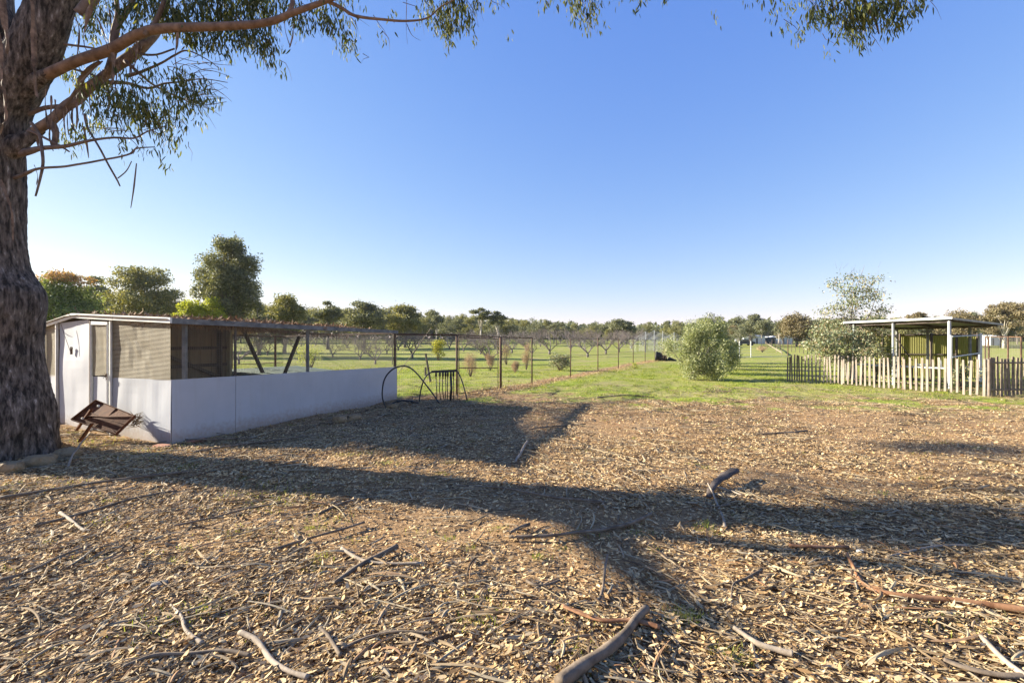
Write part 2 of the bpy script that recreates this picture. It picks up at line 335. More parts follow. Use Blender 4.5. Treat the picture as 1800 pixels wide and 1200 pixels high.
# ground material
def ground_mat():
    m = bpy.data.materials.new('ground'); m.use_nodes = True; nt = m.node_tree; b = nt.nodes['Principled BSDF']
    L = nt.links.new
    tc = nd(nt, 'ShaderNodeTexCoord')
    def noise(sc_, det=6, rough=.65, off=0):
        mp = nd(nt, 'ShaderNodeMapping'); mp.inputs['Location'].default_value = (off, off * 1.7, 0); L(tc.outputs['Object'], mp.inputs[0])
        n = nd(nt, 'ShaderNodeTexNoise'); n.inputs['Scale'].default_value = sc_; n.inputs['Detail'].default_value = det; n.inputs['Roughness'].default_value = rough
        L(mp.outputs[0], n.inputs[0]); return n.outputs[0]
    def ramp(src, stops):
        r = nd(nt, 'ShaderNodeValToRGB'); cr = r.color_ramp
        while len(cr.elements) < len(stops): cr.elements.new(.5)
        for e, (p, c) in zip(cr.elements, stops): e.position = p; e.color = (*c, 1)
        L(src, r.inputs[0]); return r.outputs[0]
    def mix(f, a, c):
        x = nd(nt, 'ShaderNodeMixRGB'); L(f, x.inputs[0]); L(a, x.inputs[1]); L(c, x.inputs[2]); return x.outputs[0]
    dirt = ramp(noise(14, 10, .75), [(.36, (0.082, 0.050, 0.027)), (.50, (0.279, 0.179, 0.096)), (.62, (0.459, 0.320, 0.184)), (.76, (0.590, 0.450, 0.288))])
    dirt2 = ramp(noise(40, 6, .8, 3), [(.36, (0.139, 0.082, 0.041)), (.52, (0.344, 0.210, 0.106)), (.70, (0.492, 0.343, 0.189))])
    dirtm = mix(ramp(noise(1.3, 4, .6, 7), [(.4, (0, 0, 0)), (.6, (1, 1, 1))]), dirt, dirt2)
    gr = ramp(noise(3.0, 10, .75, 11), [(.30, (0.108, 0.149, 0.018)), (.46, (0.191, 0.241, 0.030)), (.58, (0.282, 0.307, 0.050)), (.72, (0.398, 0.365, 0.133))])
    st = ramp(noise(9, 8, .75, 5), [(.35, (0.183, 0.174, 0.058)), (.55, (0.349, 0.299, 0.124)), (.7, (0.448, 0.365, 0.199))])
    grm = mix(ramp(noise(.45, 8, .7, 17), [(.42, (0, 0, 0)), (.60, (.95, .95, .95))]), gr, st)
    at = nd(nt, 'ShaderNodeAttribute', attribute_name='grass')
    # break the zone edge up with fine noise
    ad = nd(nt, 'ShaderNodeMath', operation='ADD'); su = nd(nt, 'ShaderNodeMath', operation='SUBTRACT'); su.inputs[1].default_value = .5
    L(noise(6, 8, .8, 2), su.inputs[0]); mu = nd(nt, 'ShaderNodeMath', operation='MULTIPLY'); mu.inputs[1].default_value = 1.9; L(su.outputs[0], mu.inputs[0])
    L(at.outputs['Fac'], ad.inputs[0]); L(mu.outputs[0], ad.inputs[1])
    f = ramp(ad.outputs[0], [(.38, (0, 0, 0)), (.62, (1, 1, 1))])
    L(mix(f, dirtm, grm), b.inputs['Base Color']); b.inputs['Roughness'].default_value = .95; b.inputs['Specular IOR Level'].default_value = .1
    bp = nd(nt, 'ShaderNodeBump'); bp.inputs['Strength'].default_value = .9; bp.inputs['Distance'].default_value = .03
    L(noise(22, 12, .8, 9), bp.inputs['Height']); L(bp.outputs[0], b.inputs['Normal'])
    return m
M['ground'] = ground_mat()

# ---------------------------------------------------------------- ground sheet
def spaced(lims):
    out = []
    for a, b, s in lims: out.append(np.arange(a, b, s))
    return np.unique(np.concatenate(out + [np.array([lims[-1][1]])]))
gx = spaced([(-1600, -200, 100), (-200, -60, 10), (-60, -20, 2), (-20, -10, .4), (-10, 10, .1), (10, 20, .3), (20, 60, 2), (60, 200, 10), (200, 1600, 100)])
gy = spaced([(-200, -20, 20), (-20, 0, 2), (0, 2, .25), (2, 9, .07), (9, 20, .15), (20, 40, .6), (40, 100, 2), (100, 220, 6), (220, 1800, 80)])
XX, YY = np.meshgrid(gx, gy); ZZ = gz(XX, YY)
nx, ny = len(gx), len(gy)
V = np.stack([XX.ravel(), YY.ravel(), ZZ.ravel()], 1)
ii = (np.arange(ny - 1)[:, None] * nx + np.arange(nx - 1)[None]).ravel()
F = np.stack([ii, ii + 1, ii + nx + 1, ii + nx], 1)
g = np_mesh('ground', V, F, np.zeros(len(V)), M['ground'], smooth=True)
at = g.data.attributes.new('grass', 'FLOAT', 'POINT'); at.data.foreach_set('value', grass_amt(XX, YY).ravel().astype(np.float32))
tag(g, kind='structure')

# ---------------------------------------------------------------- litter (stuff)
def scatter(n, ymin, ymax, spread=1.25, power=1.0):
    y = ymin + (ymax - ymin) * rng.random(n) ** power
    # width grows with y: accept by width
    x = (rng.random(n) * 2 - 1) * (spread * y + .6); return x, y
def inshed(x, y):
    # inside the aviary footprint or in the main trunk
    a = np.array([-5.30, 7.25]); e1 = np.array([-2.77, 1.38]); e2 = np.array([2.13, 5.61])
    det = e1[0] * e2[1] - e1[1] * e2[0]; dx = x - a[0]; dy = y - a[1]
    t = (dx * e2[1] - dy * e2[0]) / det; u = (e1[0] * dy - e1[1] * dx) / det
    return ((t > -.02) & (t < 1.55) & (u > -.02) & (u < 1.03))
def flow_angle(x, y, n):
    base = np.where(x < .3, .75, -.55) + (vnoise(x, y, .5, 31) - .5) * 1.6
    a = base + rng.normal(0, .55, n); u = rng.random(n) < .30
    return np.where(u, rng.random(n) * math.pi, a)
def keep_density(x, y, extra=0):
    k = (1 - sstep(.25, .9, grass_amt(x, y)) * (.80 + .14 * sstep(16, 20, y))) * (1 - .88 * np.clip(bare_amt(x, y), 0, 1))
    k = k * np.clip(.18 + 1.25 * vnoise(x, y, .9, 41) * (.6 + .8 * vnoise(x, y, 3.1, 42)), 0, 1)
    return (rng.random(len(x)) < k) & ~inshed(x, y)
def litter_leaves():
    parts = []
    for n, y0, y1, l0, l1, w0, w1 in ((105000, 1.2, 4.8, .016, .068, .008, .024), (100000, 4.4, 8.5, .016, .062, .008, .021), (80000, 8, 20, .02, .07, .007, .019)):
        x, y = scatter(n, y0, y1, 1.25, .75); k = keep_density(x, y) & (rng.random(n) < 1 - .45 * sstep(6.5, 9.5, y)); x = x[k]; y = y[k]; n = len(x)
        ang = flow_angle(x, y, n); el = rng.normal(0, .2, n)
        ax = np.stack([np.cos(ang) * np.cos(el), np.sin(ang) * np.cos(el), np.sin(el)], 1)
        up = unit(np.stack([rng.normal(0, .38, n), rng.normal(0, .38, n), np.ones(n)], 1)); sd = unit(np.cross(ax, up))
        ln = (l0 + (l1 - l0) * rng.random(n) ** 1.5) * (.8 + .5 * rng.random(n)); wd = np.minimum(rng.uniform(w0, w1, n), ln * .55)
        c = np.stack([x, y, gz(x, y) + .004 + rng.random(n) ** 1.6 * .035], 1)
        V, F4, F3 = leaf_arrays(c, ax, sd, ln, wd, .16)
        V[:, 2] = np.maximum(V[:, 2], gz(V[:, 0], V[:, 1]) + .001)
        parts.append((V, F4, F3, np.repeat(rng.random(n), 6)))
    V, F4, F3, R = merge(parts)
    o = np_mesh('leaf_litter', V, F4, R, M['litter'], F3=F3); tag(o, 'dry curled gum leaves covering the foreground ground', 'leaves', kind='stuff')
litter_leaves()
def litter_strips():
    parts = []
    for n, y0, y1, l0, l1, w0, w1 in ((7000, 1.2, 5, .06, .38, .004, .022), (12000, 4.5, 17, .10, .60, .005, .022)):
        x, y = scatter(n, y0, y1, 1.25, .75); k = keep_density(x, y); x = x[k]; y = y[k]; n = len(x)
        ang = flow_angle(x, y, n); ln = l0 + (l1 - l0) * rng.random(n) ** 2.2; wd = rng.uniform(w0, w1, n); cv = rng.normal(0, .22, n)
        S = 7; lift0 = .006 + rng.random(n) * .025; arch = rng.random(n) ** 3 * .02; tw = rng.normal(0, .5, n)
        rows = []
        for j in range(S):
            t = j / (S - 1) - .5; a = ang + cv * t
            px = x + np.cos(a) * ln * t; py = y + np.sin(a) * ln * t
            wz = wd * (1 - abs(t) ** 3 * 4) ; h = gz(px, py) + lift0 + arch * (1 - 4 * t * t) + .006
            sx = -np.sin(a); sy = np.cos(a); roll = tw * t * 2 + tw * .6
            for q in (-.5, 0, .5):
                rows.append(np.stack([px + sx * wz * q * np.cos(roll), py + sy * wz * q * np.cos(roll), np.maximum(h + wz * q * np.sin(roll) + (wz * .22 if q == 0 else 0), gz(px, py) + .002)], 1))
        V = np.stack(rows, 1).reshape(-1, 3); b = (np.arange(n) * S * 3)[:, None]; fs = []
        for j in range(S - 1):
            for q in (0, 1): fs.append(b + [j * 3 + q, j * 3 + q + 1, j * 3 + q + 4, j * 3 + q + 3])
        parts.append((V, np.concatenate(fs), None, np.repeat(rng.random(n), S * 3)))
    V, F4, F3, R = merge(parts)
    o = np_mesh('bark_litter', V, F4, R, M['strip'], smooth=False); tag(o, 'shed strips of gum bark strewn over the ground', 'bark', kind='stuff')
litter_strips()
def litter_twigs():
    parts = []
    for n, y0, y1, l0, l1, r0, r1 in ((4200, 1.2, 5, .08, .45, .0012, .005), (11000, 4.5, 17, .12, .9, .002, .007)):
        x, y = scatter(n, y0, y1, 1.25, .75); k = keep_density(x, y); x = x[k]; y = y[k]; n = len(x)
        ang = flow_angle(x, y, n); ln = l0 + (l1 - l0) * rng.random(n) ** 2.4; rd = rng.uniform(r0, r1, n); cv = rng.normal(0, .3, n); S = 6
        lift = rng.random(n) * .03; slope = rng.normal(0, .04, n); rows = []; wob = rng.normal(0, .04, (n, S))
        for j in range(S):
            t = j / (S - 1) - .5; a = ang + cv * t; px = x + np.cos(a) * ln * t - np.sin(a) * wob[:, j] * ln; py = y + np.sin(a) * ln * t + np.cos(a) * wob[:, j] * ln
            h = gz(px, py) + lift + rd + slope * t; rr = rd * (1.15 - (t + .5) * .7)
            for q in range(4):
                th = q * math.pi / 2; rows.append(np.stack([px - np.sin(a) * rr * math.cos(th), py + np.cos(a) * rr * math.cos(th), h + rr * math.sin(th)], 1))
        V = np.stack(rows, 1).reshape(-1, 3); b = (np.arange(n) * S * 4)[:, None]; fs = []
        for j in range(S - 1):
            for q in range(4): fs.append(b + [j * 4 + q, j * 4 + (q + 1) % 4, (j + 1) * 4 + (q + 1) % 4, (j + 1) * 4 + q])
        parts.append((V, np.concatenate(fs), None, np.repeat(rng.random(n), S * 4)))
    V, F4, F3, R = merge(parts)
    o = np_mesh('twig_litter', V, F4, R, M['twigs'], smooth=True); tag(o, 'thin fallen twigs strewn through the leaf litter', 'twigs', kind='stuff')
litter_twigs()
def crumbs():
    n = 190000; x, y = scatter(n, 1.3, 13, 1.2, .8); k = keep_density(x, y) | (rng.random(n) < .25); k &= ~inshed(x, y) & (grass_amt(x, y) < .6); x = x[k]; y = y[k]; n = len(x)
    a = rng.random(n) * 6.283; l = rng.uniform(.005, .018, n) * (1 + .6 * (y > 5)); w = l * rng.uniform(.25, .6, n); z = gz(x, y) + rng.random(n) * .03; t1 = rng.normal(0, .35, n); t2 = rng.normal(0, .4, n)
    ax = np.stack([np.cos(a), np.sin(a), t1], 1) * l[:, None]; sd = np.stack([-np.sin(a), np.cos(a), t2], 1) * w[:, None]; c = np.stack([x, y, z], 1)
    V = np.stack([c - ax - sd * .4, c + ax * .2 - sd, c + ax + sd * .3, c - ax * .3 + sd], 1).reshape(-1, 3); F4 = (np.arange(n) * 4)[:, None] + [0, 1, 2, 3]
    o = np_mesh('bark_crumbs', V, F4, np.repeat(rng.random(n) ** 1.3, 4), M['litter']); tag(o, 'fine crumbled bark and leaf fragments between the leaves', 'leaves', kind='stuff')
crumbs()
def pebbles():
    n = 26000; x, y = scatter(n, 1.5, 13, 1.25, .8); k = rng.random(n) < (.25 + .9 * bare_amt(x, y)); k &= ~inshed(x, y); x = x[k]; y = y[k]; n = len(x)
    r = rng.uniform(.003, .012, n) * (1 + (rng.random(n) < .03) * 1.5); oc = np.array([[1, 0, 0], [0, 1, 0], [-1, 0, 0], [0, -1, 0], [0, 0, .7], [0, 0, -.5]])
    V = (np.stack([x, y, gz(x, y) + r * .4], 1)[:, None] + oc[None] * r[:, None, None] * rng.uniform(.6, 1.4, (n, 6, 1))).reshape(-1, 3)
    b = (np.arange(n) * 6)[:, None]; F3 = np.concatenate([b + f for f in ([0, 1, 4], [1, 2, 4], [2, 3, 4], [3, 0, 4], [1, 0, 5], [2, 1, 5], [3, 2, 5], [0, 3, 5])])
    o = np_mesh('gravel', V, None, np.repeat(rng.random(n), 6), M['pebble'], F3=F3); tag(o, 'small brown gravel and clods on bare dirt', 'gravel', kind='stuff')
pebbles()
def grass():
    parts = []
    def blades(x, y, h0, h1, w):
        n = len(x); a = rng.random(n) * 6.283; ti = rng.uniform(.15, .9, n)
        ax = np.stack([np.cos(a) * np.sin(ti), np.sin(a) * np.sin(ti), np.cos(ti)], 1); sd = np.stack([-np.sin(a), np.cos(a), np.zeros(n)], 1)
        c = np.stack([x, y, gz(x, y) - .003], 1); V, F4, F3 = leaf_arrays(c, ax, sd, rng.uniform(h0, h1, n), np.full(n, w), .12)
        parts.append((V, F4, F3, np.repeat(np.clip(rng.random(n) * .9 + (vnoise(x, y, .8, 51) - .5) * .5, 0, 1), 6)))
    n = 90000; x, y = scatter(n, 10.5, 34, 1.15, .8); k = (rng.random(n) < sstep(.3, .85, grass_amt(x, y)) * (.4 + .6 * vnoise(x, y, 1.5, 52))) & ~inshed(x, y)
    x = x[k]; y = y[k]; f = y < 20; blades(x[f], y[f], .02, .06, .006); blades(x[~f], y[~f], .03, .08, .012)
    tx, ty = scatter(2600, 12.5, 30, 1.1, .9); w = (rng.random(2600) < sstep(.35, .9, grass_amt(tx, ty))) & ~inshed(tx, ty)
    for cx, cy in zip(tx[w], ty[w]):
        m_ = rng.integers(10, 40); s = rng.uniform(.03, .10); blades(cx + rng.normal(0, s * 1.6, m_), cy + rng.normal(0, s, m_), .04, .11, .009)
    # tufts in the litter
    tx, ty = scatter(1100, 1.8, 13.5, 1.2, .8); w = (rng.random(1100) < .30 + .5 * (tx < -.5) + .4 * (ty > 10)) & ~inshed(tx, ty)
    for cx, cy in zip(tx[w], ty[w]):
        m_ = rng.integers(8, 60); s = rng.uniform(.02, .09); blades(cx + rng.normal(0, s * 1.6, m_), cy + rng.normal(0, s, m_), .012, .05, .0035)
    for px, py, m_, s in ((1210, 1090, 260, .045), (1288, 1155, 160, .04), (1040, 1160, 90, .08), (835, 1105, 90, .05), (280, 1105, 90, .07), (350, 1075, 70, .06), (560, 985, 60, .04),
                          (470, 870, 300, .22), (500, 880, 200, .2), (950, 985, 50, .03), (1240, 930, 80, .05), (1705, 1100, 90, .1), (330, 780, 250, .25), (240, 800, 200, .2), (330, 825, 120, .1), (190, 775, 200, .2), (380, 770, 160, .3)):
        c = G(px, py); blades(c.x + rng.normal(0, s * 1.3, m_), c.y + rng.normal(0, s, m_), .02, .07, .004)
    V, F4, F3, R = merge(parts); o = np_mesh('grass', V, F4, R, M['grass'], F3=F3); tag(o, 'short green grass and weeds beyond the leaf litter', 'grass', kind='stuff')
grass()

# ---------------------------------------------------------------- big gum tree
def smooth_path(pts, n=6):
    """Catmull-Rom through (Vector, radius)"""
    out = []; m = len(pts)
    for i in range(m - 1):
        p0 = pts[max(i - 1, 0)]; p1 = pts[i]; p2 = pts[i + 1]; p3 = pts[min(i + 2, m - 1)]
        for j in range(n):
            t = j / n; q = [0.5 * ((2 * p1[0]) + (p2[0] - p0[0]) * t + (2 * p0[0] - 5 * p1[0] + 4 * p2[0] - p3[0]) * t * t + (-p0[0] + 3 * p1[0] - 3 * p2[0] + p3[0]) * t ** 3)]
            out.append((q[0], p1[1] * (1 - t) + p2[1] * t))
    out.append(pts[-1]); return out
def limb(mb, pts, sides=10, rough=.12, n=6, wob=0.0):
    sp = smooth_path([(Vector(p), r) for p, r in pts], n)
    if wob: sp = [(p + Vector((mnoise.noise(p * 3.1), mnoise.noise(p * 3.3 + Vector((5, 0, 0))), mnoise.noise(p * 2.9 + Vector((0, 7, 0))))) * wob, r) for p, r in sp]
    mb.tube([p for p, r in sp], [r for p, r in sp], sides, rough); return sp
def hanging_leaves(clusters, rmul=1.0, l0=.06, l1=.12):
    """clusters: (centre, rx, ry, rz, n); slender leaves hanging downwards in sprigs"""
    c_ = []; 
    for ce, rx, ry, rz, n in clusters:
        ns = max(1, int(n / 9)); sp = rng.normal(0, .5, (ns, 3)) * [rx, ry, rz] + np.array(ce)
        idx = rng.integers(0, ns, n); c_.append(sp[idx] + rng.normal(0, .045, (n, 3)) * [1, 1, 1.4])
    c = np.concatenate(c_); n = len(c)
    ax = unit(np.stack([rng.normal(.08, .32, n), rng.normal(0, .32, n), -np.ones(n)], 1)); a = rng.random(n) * 6.283
    sd = unit(np.cross(ax, np.stack([np.cos(a), np.sin(a), np.zeros(n)], 1)))
    ln = rng.uniform(l0, l1, n); V, F4, F3 = leaf_arrays(c, ax, sd, ln, ln * rng.uniform(.14, .22, n), .1)
    return V, F4, F3, np.repeat(rng.random(n), 6)

TY = 6.5
def T(px, py, r, Y=TY): return (P(px, py, Y), r * Y / FPX)
base = G(-40, 800); tree = thing('gum_tree', 'massive rough-barked gum tree with overhanging limbs at the left edge', 'tree', (base.x, TY, 0))
mb = MB()
def TE(py, edge, r, Y=TY):
    a = math.atan((900 - edge) / FPX); X = -(r + Y * math.sin(a)) / math.cos(a); return (Vector((X, Y, CH + (HOR - py) / FPX * Y)), r)
trunk_pts = [TE(*a) for a in ((845, 114, .80), (808, 109, .74), (775, 106, .67), (730, 105, .60), (687, 93, .55), (643, 82, .51), (600, 78, .49), (575, 81, .49), (545, 86, .50), (515, 84, .48), (495, 72, .44), (470, 57, .40), (440, 51, .37), (400, 49, .36), (340, 48, .36), (280, 48, .36), (230, 52, .37), (200, 58, .37), (150, 83, .35), (110, 102, .31), (75, 116, .29), (45, 126, .28), (12, 135, .265), (-70, 162, .25), (-200, 200, .23), (-380, 220, .20), (-600, 260, .16), (-820, 260, .11), (-1000, 300, .06))]
sp = smooth_path(trunk_pts, 14)
vs = []; NS = 150
for i, (p, r) in enumerate(sp):
    for k in range(NS):
        th = 2 * math.pi * k / NS; d = Vector((math.cos(th), math.sin(th), 0)); q = p + d * r
        n1 = mnoise.noise(Vector((q.x * 1.6, q.y * 1.6, q.z * .9))) * .05 + mnoise.noise(Vector((q.x * 6, q.y * 6, q.z * 1.6))) * .05
        n2 = abs(mnoise.noise(Vector((q.x * 17, q.y * 17, q.z * 5.0)))) * .07
        n3 = mnoise.noise(Vector((d.x * 4.5, d.y * 4.5, q.z * .7))) * .05; w_ = mnoise.noise(Vector((d.x * 3, d.y * 3, q.z * 2.2))) * 1.6
        n4 = abs(mnoise.noise(Vector((d.x * 13 + w_, d.y * 13 + w_, q.z * 2.4)))) * .055; n5 = mnoise.noise(Vector((d.x * 30, d.y * 30, q.z * 14))) * .02
        if q.z < .45: n3 += (.45 - q.z) * .5 * max(0, math.sin(th * 5 + 1))
        vs.append(p + d * r * (1 + n1 * .8 - n2 * .5 + n3 - n4 + n5))
mb.add(vs, [(i * NS + k, i * NS + (k + 1) % NS, (i + 1) * NS + (k + 1) % NS, (i + 1) * NS + k) for i in range(len(sp) - 1) for k in range(NS)] + [tuple((len(sp) - 1) * NS + k for k in range(NS))])
mb.build('trunk', M['bark'], tree, smooth=True)
mb = MB(); limb(mb, [T(-10, 235, 36), T(-4, 160, 30), T(0, 90, 25), T(-4, 20, 22), T(-25, -80, 24, TY + .3), T(-120, -260, 20, TY + .6), T(-200, -520, 13, TY + .9), T(-240, -760, 6, TY + 1)], 24, .2); mb.build('stem', M['bark'], tree, smooth=True)
mb = MB(); limb(mb, [T(10, 176, 30, 6.5), T(44, 154, 20, 6.49), T(62, 143, 14, 6.47), T(76, 135, 10.5, 6.44), T(90, 128, 8.3, 6.42)], 20, .2); limb(mb, [T(-20, 286, 30, 6.5), T(22, 259, 19, 6.5), T(42, 246, 12, 6.52), T(58, 236, 9, 6.55), T(72, 226, 7.4, 6.55)], 20, .2); mb.build('branch_collar', M['bark'], tree, smooth=True)
mb = MB(); limb(mb, [T(16, 172, 10, 6.5), T(50, 150, 10.5, 6.47), T(88, 129, 8.8, 6.42), T(140, 106, 8.2, 6.32), T(195, 87, 8.4, 6.25), T(245, 60, 8.2, 6.1), T(290, 50, 7.6, 5.95), T(380, 47, 7, 5.8), T(440, 44, 6.4, 5.8), T(480, 37, 6, 5.8), T(510, 25, 5.4, 5.8), T(560, 7, 4.6, 5.8), T(620, -16, 4.5, 5.7), T(760, -60, 3.5, 5.6), T(930, -80, 2.5, 5.5)], 14, .1); mb.build('limb', M['limb'], tree, smooth=True)
mb = MB(); limb(mb, [T(575, 3, 3.4, 5.8), T(600, 14, 2.8, 5.8), T(625, 28, 2.5, 5.8), T(665, 34, 2.2, 5.75), T(720, 38, 1.8, 5.7), T(752, 32, 1.3, 5.7), T(775, 12, 1, 5.7), T(800, 0, .8, 5.7)], 6, .1, wob=.01)
limb(mb, [T(505, 27, 4.5, 5.8), T(513, 12, 4, 5.8), T(520, -20, 3, 5.9), T(560, -90, 2, 6)], 7, .1)
mb.build('branch', M['limb'], tree, smooth=True)
mb = MB(); limb(mb, [T(-18, 285, 10, 6.5), T(20, 260, 9, 6.5), T(60, 235, 8.2, 6.55), T(100, 205, 7.8, 6.5), T(140, 170, 8, 6.6), T(175, 143, 7.8, 6.65), T(215, 112, 8.5, 6.7), T(250, 82, 7.5, 6.7), T(275, 55, 6.5, 6.8), T(288, 20, 6, 6.8), T(300, -20, 5, 6.9), T(340, -120, 3.5, 7)], 12, .22, wob=.03); mb.build('limb', M['limb2'], tree, smooth=True)
mb = MB()
for br in ([T(130, 178, 5, 6.6), T(150, 130, 4, 6.5), T(175, 110, 3, 6.4)], [T(190, 130, 6, 6.6), T(200, 90, 5, 6.5), T(207, 50, 4.5, 6.5), T(225, 20, 4, 6.5), T(240, -15, 3.5, 6.5)],
           [T(200, 120, 5, 6.7), T(198, 70, 4.5, 6.8), T(206, 25, 4, 6.8), T(200, -20, 3, 6.8)], [T(140, 26, 11, 6.3), T(165, -5, 10, 6.3), T(190, -40, 9, 6.3)], [T(255, 62, 4, 6), T(275, 35, 3.5, 6), T(290, 0, 3, 6)],
           [T(0, 280, 5, 6.5), T(45, 268, 6, 6.5), T(70, 261, 4, 6.3), T(110, 258, 3.2, 6.2), T(160, 247, 2.2, 6.2), T(200, 243, 1.8, 6.2), T(235, 243, 1.4, 6.2), T(258, 230, 1.1, 6.2), T(290, 222, .7, 6.2)],
           [T(0, 318, 3, 6.5), T(46, 305, 3, 6.45), T(60, 298, 2.2, 6.2), T(85, 294, 2, 6.1), T(115, 292, 1.9, 6.1), T(140, 288, 1.8, 6.1), T(190, 280, 1.6, 6.1), T(232, 270, 1.4, 6.1), T(240, 262, 1.2, 6.1), T(270, 258, .8, 6.1)],
           [T(230, 270, .9, 6.1), T(243, 258, .8, 6.1)], [T(50, 228, 2.5, 6.3), T(100, 254, 2, 6.3), T(122, 267, 1.5, 6.3)], [T(55, 215, 3, 6.3), T(70, 240, 2.6, 6.3), T(74, 270, 2.4, 6.2), T(74, 298, 2.2, 6.2), T(62, 345, 1.4, 6.2)],
           [T(50, 200, 3.6, 6.6), T(80, 190, 3.6, 6.6), T(112, 186, 3, 6.6)], [T(112, 78, 2, 6.5), T(150, 82, 1.7, 6.5), T(185, 90, 1.4, 6.5)], [T(90, 108, 2.5, 6.6), T(125, 120, 2, 6.6), T(160, 131, 1.6, 6.6), T(178, 140, 1, 6.6)],
           [T(222, 135, 3.5, 6.6), T(250, 126, 2.2, 6.6), T(285, 110, 1.8, 6.6), T(308, 98, 1.6, 6.6), T(330, 90, 1.2, 6.6), T(365, 105, .8, 6.6), T(385, 120, .6, 6.6)],
           [T(245, 96, 2, 6.6), T(275, 96, 1.6, 6.6), T(307, 87, 1.3, 6.6)], [T(190, 145, 3.6, 6.6), T(225, 147, 2.6, 6.6), T(260, 155, 2, 6.6), T(290, 147, 1.6, 6.6), T(320, 143, 1.2, 6.6), T(360, 138, .9, 6.6), T(400, 145, .5, 6.6)],
           [T(220, 108, 4, 6.6), T(245, 130, 2.6, 6.6), T(275, 153, 1.8, 6.6), T(320, 172, 1.2, 6.6), T(365, 184, .7, 6.6), T(398, 180, .4, 6.6)], [T(90, 215, 7, 6.5), T(98, 235, 5, 6.5), T(94, 260, 4, 6.5)],
           [T(110, 195, 3, 6.5), T(140, 150, 2, 6.4), T(160, 125, 1.6, 6.4), T(180, 108, 1.2, 6.4)], [T(148, 200, 2.4, 6.5), T(155, 225, 1.9, 6.5), T(172, 256, 1.7, 6.4), T(188, 285, 1.6, 6.4), T(204, 313, 1.4, 6.4), T(211, 327, 1, 6.4)],
           [T(207, 313, 1, 6.4), T(222, 300, .9, 6.4), T(231, 283, .7, 6.4)], [T(240, 287, .8, 6.4), T(236, 325, 1.3, 6.4), T(229, 365, .5, 6.4)]):
    limb(mb, br, 6, .15, 4, wob=.012)
for k in range(46):     # brush of fine bare twigs at the branch tips
    x0 = random.uniform(290, 360); y0 = random.uniform(100, 185); l = random.uniform(25, 75); Y = random.uniform(6.4, 6.8); s = random.uniform(-.35, .45)
    limb(mb, [T(x0, y0, .7, Y), T(x0 + l * .5, y0 + l * s * .5 + random.uniform(-5, 5), .45, Y), T(min(x0 + l, 412), y0 + l * s + random.uniform(-3, 12), .25, Y)], 4, 0, 3)
for k in range(26):
    x0 = random.uniform(170, 270); y0 = random.uniform(180, 235); l = random.uniform(20, 60); Y = random.uniform(6.2, 6.8); s = random.uniform(-.25, .3)
    limb(mb, [T(x0, y0, .7, Y), T(x0 + l * .5, y0 + l * s * .5 + random.uniform(-5, 5), .45, Y), T(x0 + l, y0 + l * s, .25, Y)], 4, 0, 3)
mb.build('branch', M['twig'], tree, smooth=True)
# hanging bark ribbons
def ribbon(pts, w, Y, twist=.6):
    mb = MB()
    sp = smooth_path([(P(x, y, Y), w * Y / FPX) for x, y in pts], 5); vs = []; n = len(sp); k0 = random.random() * 6
    for i, (p, r) in enumerate(sp):
        a = k0 + twist * math.sin(i * .5); r *= (1 - .75 * (i / n) ** 2) * (.8 + .4 * random.random())
        d = Vector((math.cos(a), math.sin(a), 0)); q = Vector((-d.y, d.x, 0)) * r * .5
        vs += [p - d * r, p + q, p + d * r]
    mb.add(vs, [(3 * i + j, 3 * i + j + 1, 3 * i + j + 4, 3 * i + j + 3) for i in range(n - 1) for j in (0, 1)]); mb.build('bark_ribbon', M['limb2'], tree)
for pts, w, Y in (([(57, -5), (59, 40), (60, 90), (61, 125), (63, 160), (67, 172)], 4.5, 5.75), ([(57, 50), (66, 72)], 2, 5.75), ([(2, -20), (8, 40), (13, 70), (12, 95)], 5, 5.8), ([(0, 60), (3, 130), (8, 165), (11, 205), (5, 220), (0, 238)], 5, 5.7),
                  ([(0, 315), (12, 345), (20, 370), (22, 395), (23, 425)], 2.6, 5.6), ([(160, 8), (152, 40), (147, 68)], 4.5, 6.1), ([(147, 70), (150, 85), (158, 95)], 1.6, 6.1), ([(132, 28), (139, 50), (138, 80), (135, 103)], 1.8, 6.1),
                  ([(192, 15), (195, 45), (193, 60)], 2, 6.1), ([(170, 30), (183, 60), (190, 88)], 2.6, 6.1), ([(205, 0), (204, 40)], 1.8, 6.1), ([(198, 92), (200, 125), (196, 157)], 3, 6.1), ([(240, 70), (240, 100), (235, 118)], 2.6, 6.1),
                  ([(312, 58), (311, 80), (308, 100), (310, 118)], 2.4, 5.8), ([(134, 180), (136, 205), (134, 228)], 2, 6.2), ([(147, 222), (152, 250), (156, 278)], 1.8, 6.2), ([(82, 150), (80, 185), (84, 225)], 2.4, 6.1), ([(90, 168), (90, 190), (86, 225)], 1.6, 6.1),
                  ([(97, 175), (98, 220), (100, 262)], 1.2, 6.1), ([(500, 38), (503, 60), (510, 82)], 1.8, 5.8), ([(516, 42), (515, 62), (509, 84)], 2.2, 5.8), ([(715, 0), (714, 40), (716, 78)], 1.1, 5.7), ([(715, 42), (724, 62), (740, 72)], .7, 5.7), ([(222, 90), (232, 130), (234, 165)], 2, 6.4),
                  ([(190, 150), (192, 185), (186, 205)], 2.4, 6.5), ([(60, 290), (66, 310), (64, 325)], 1.5, 6.2)):
    ribbon(pts, w, Y)
for k in range(40):
    t = random.random(); x = 60 + 190 * t; y = 235 - 165 * t + random.uniform(-8, 8); l = random.uniform(12, 60)
    ribbon([(x, y), (x + random.uniform(-3, 3), y + l * .5), (x + random.uniform(-6, 6), y + l)], random.uniform(.6, 2.2), random.uniform(6.3, 6.6))
cl = []
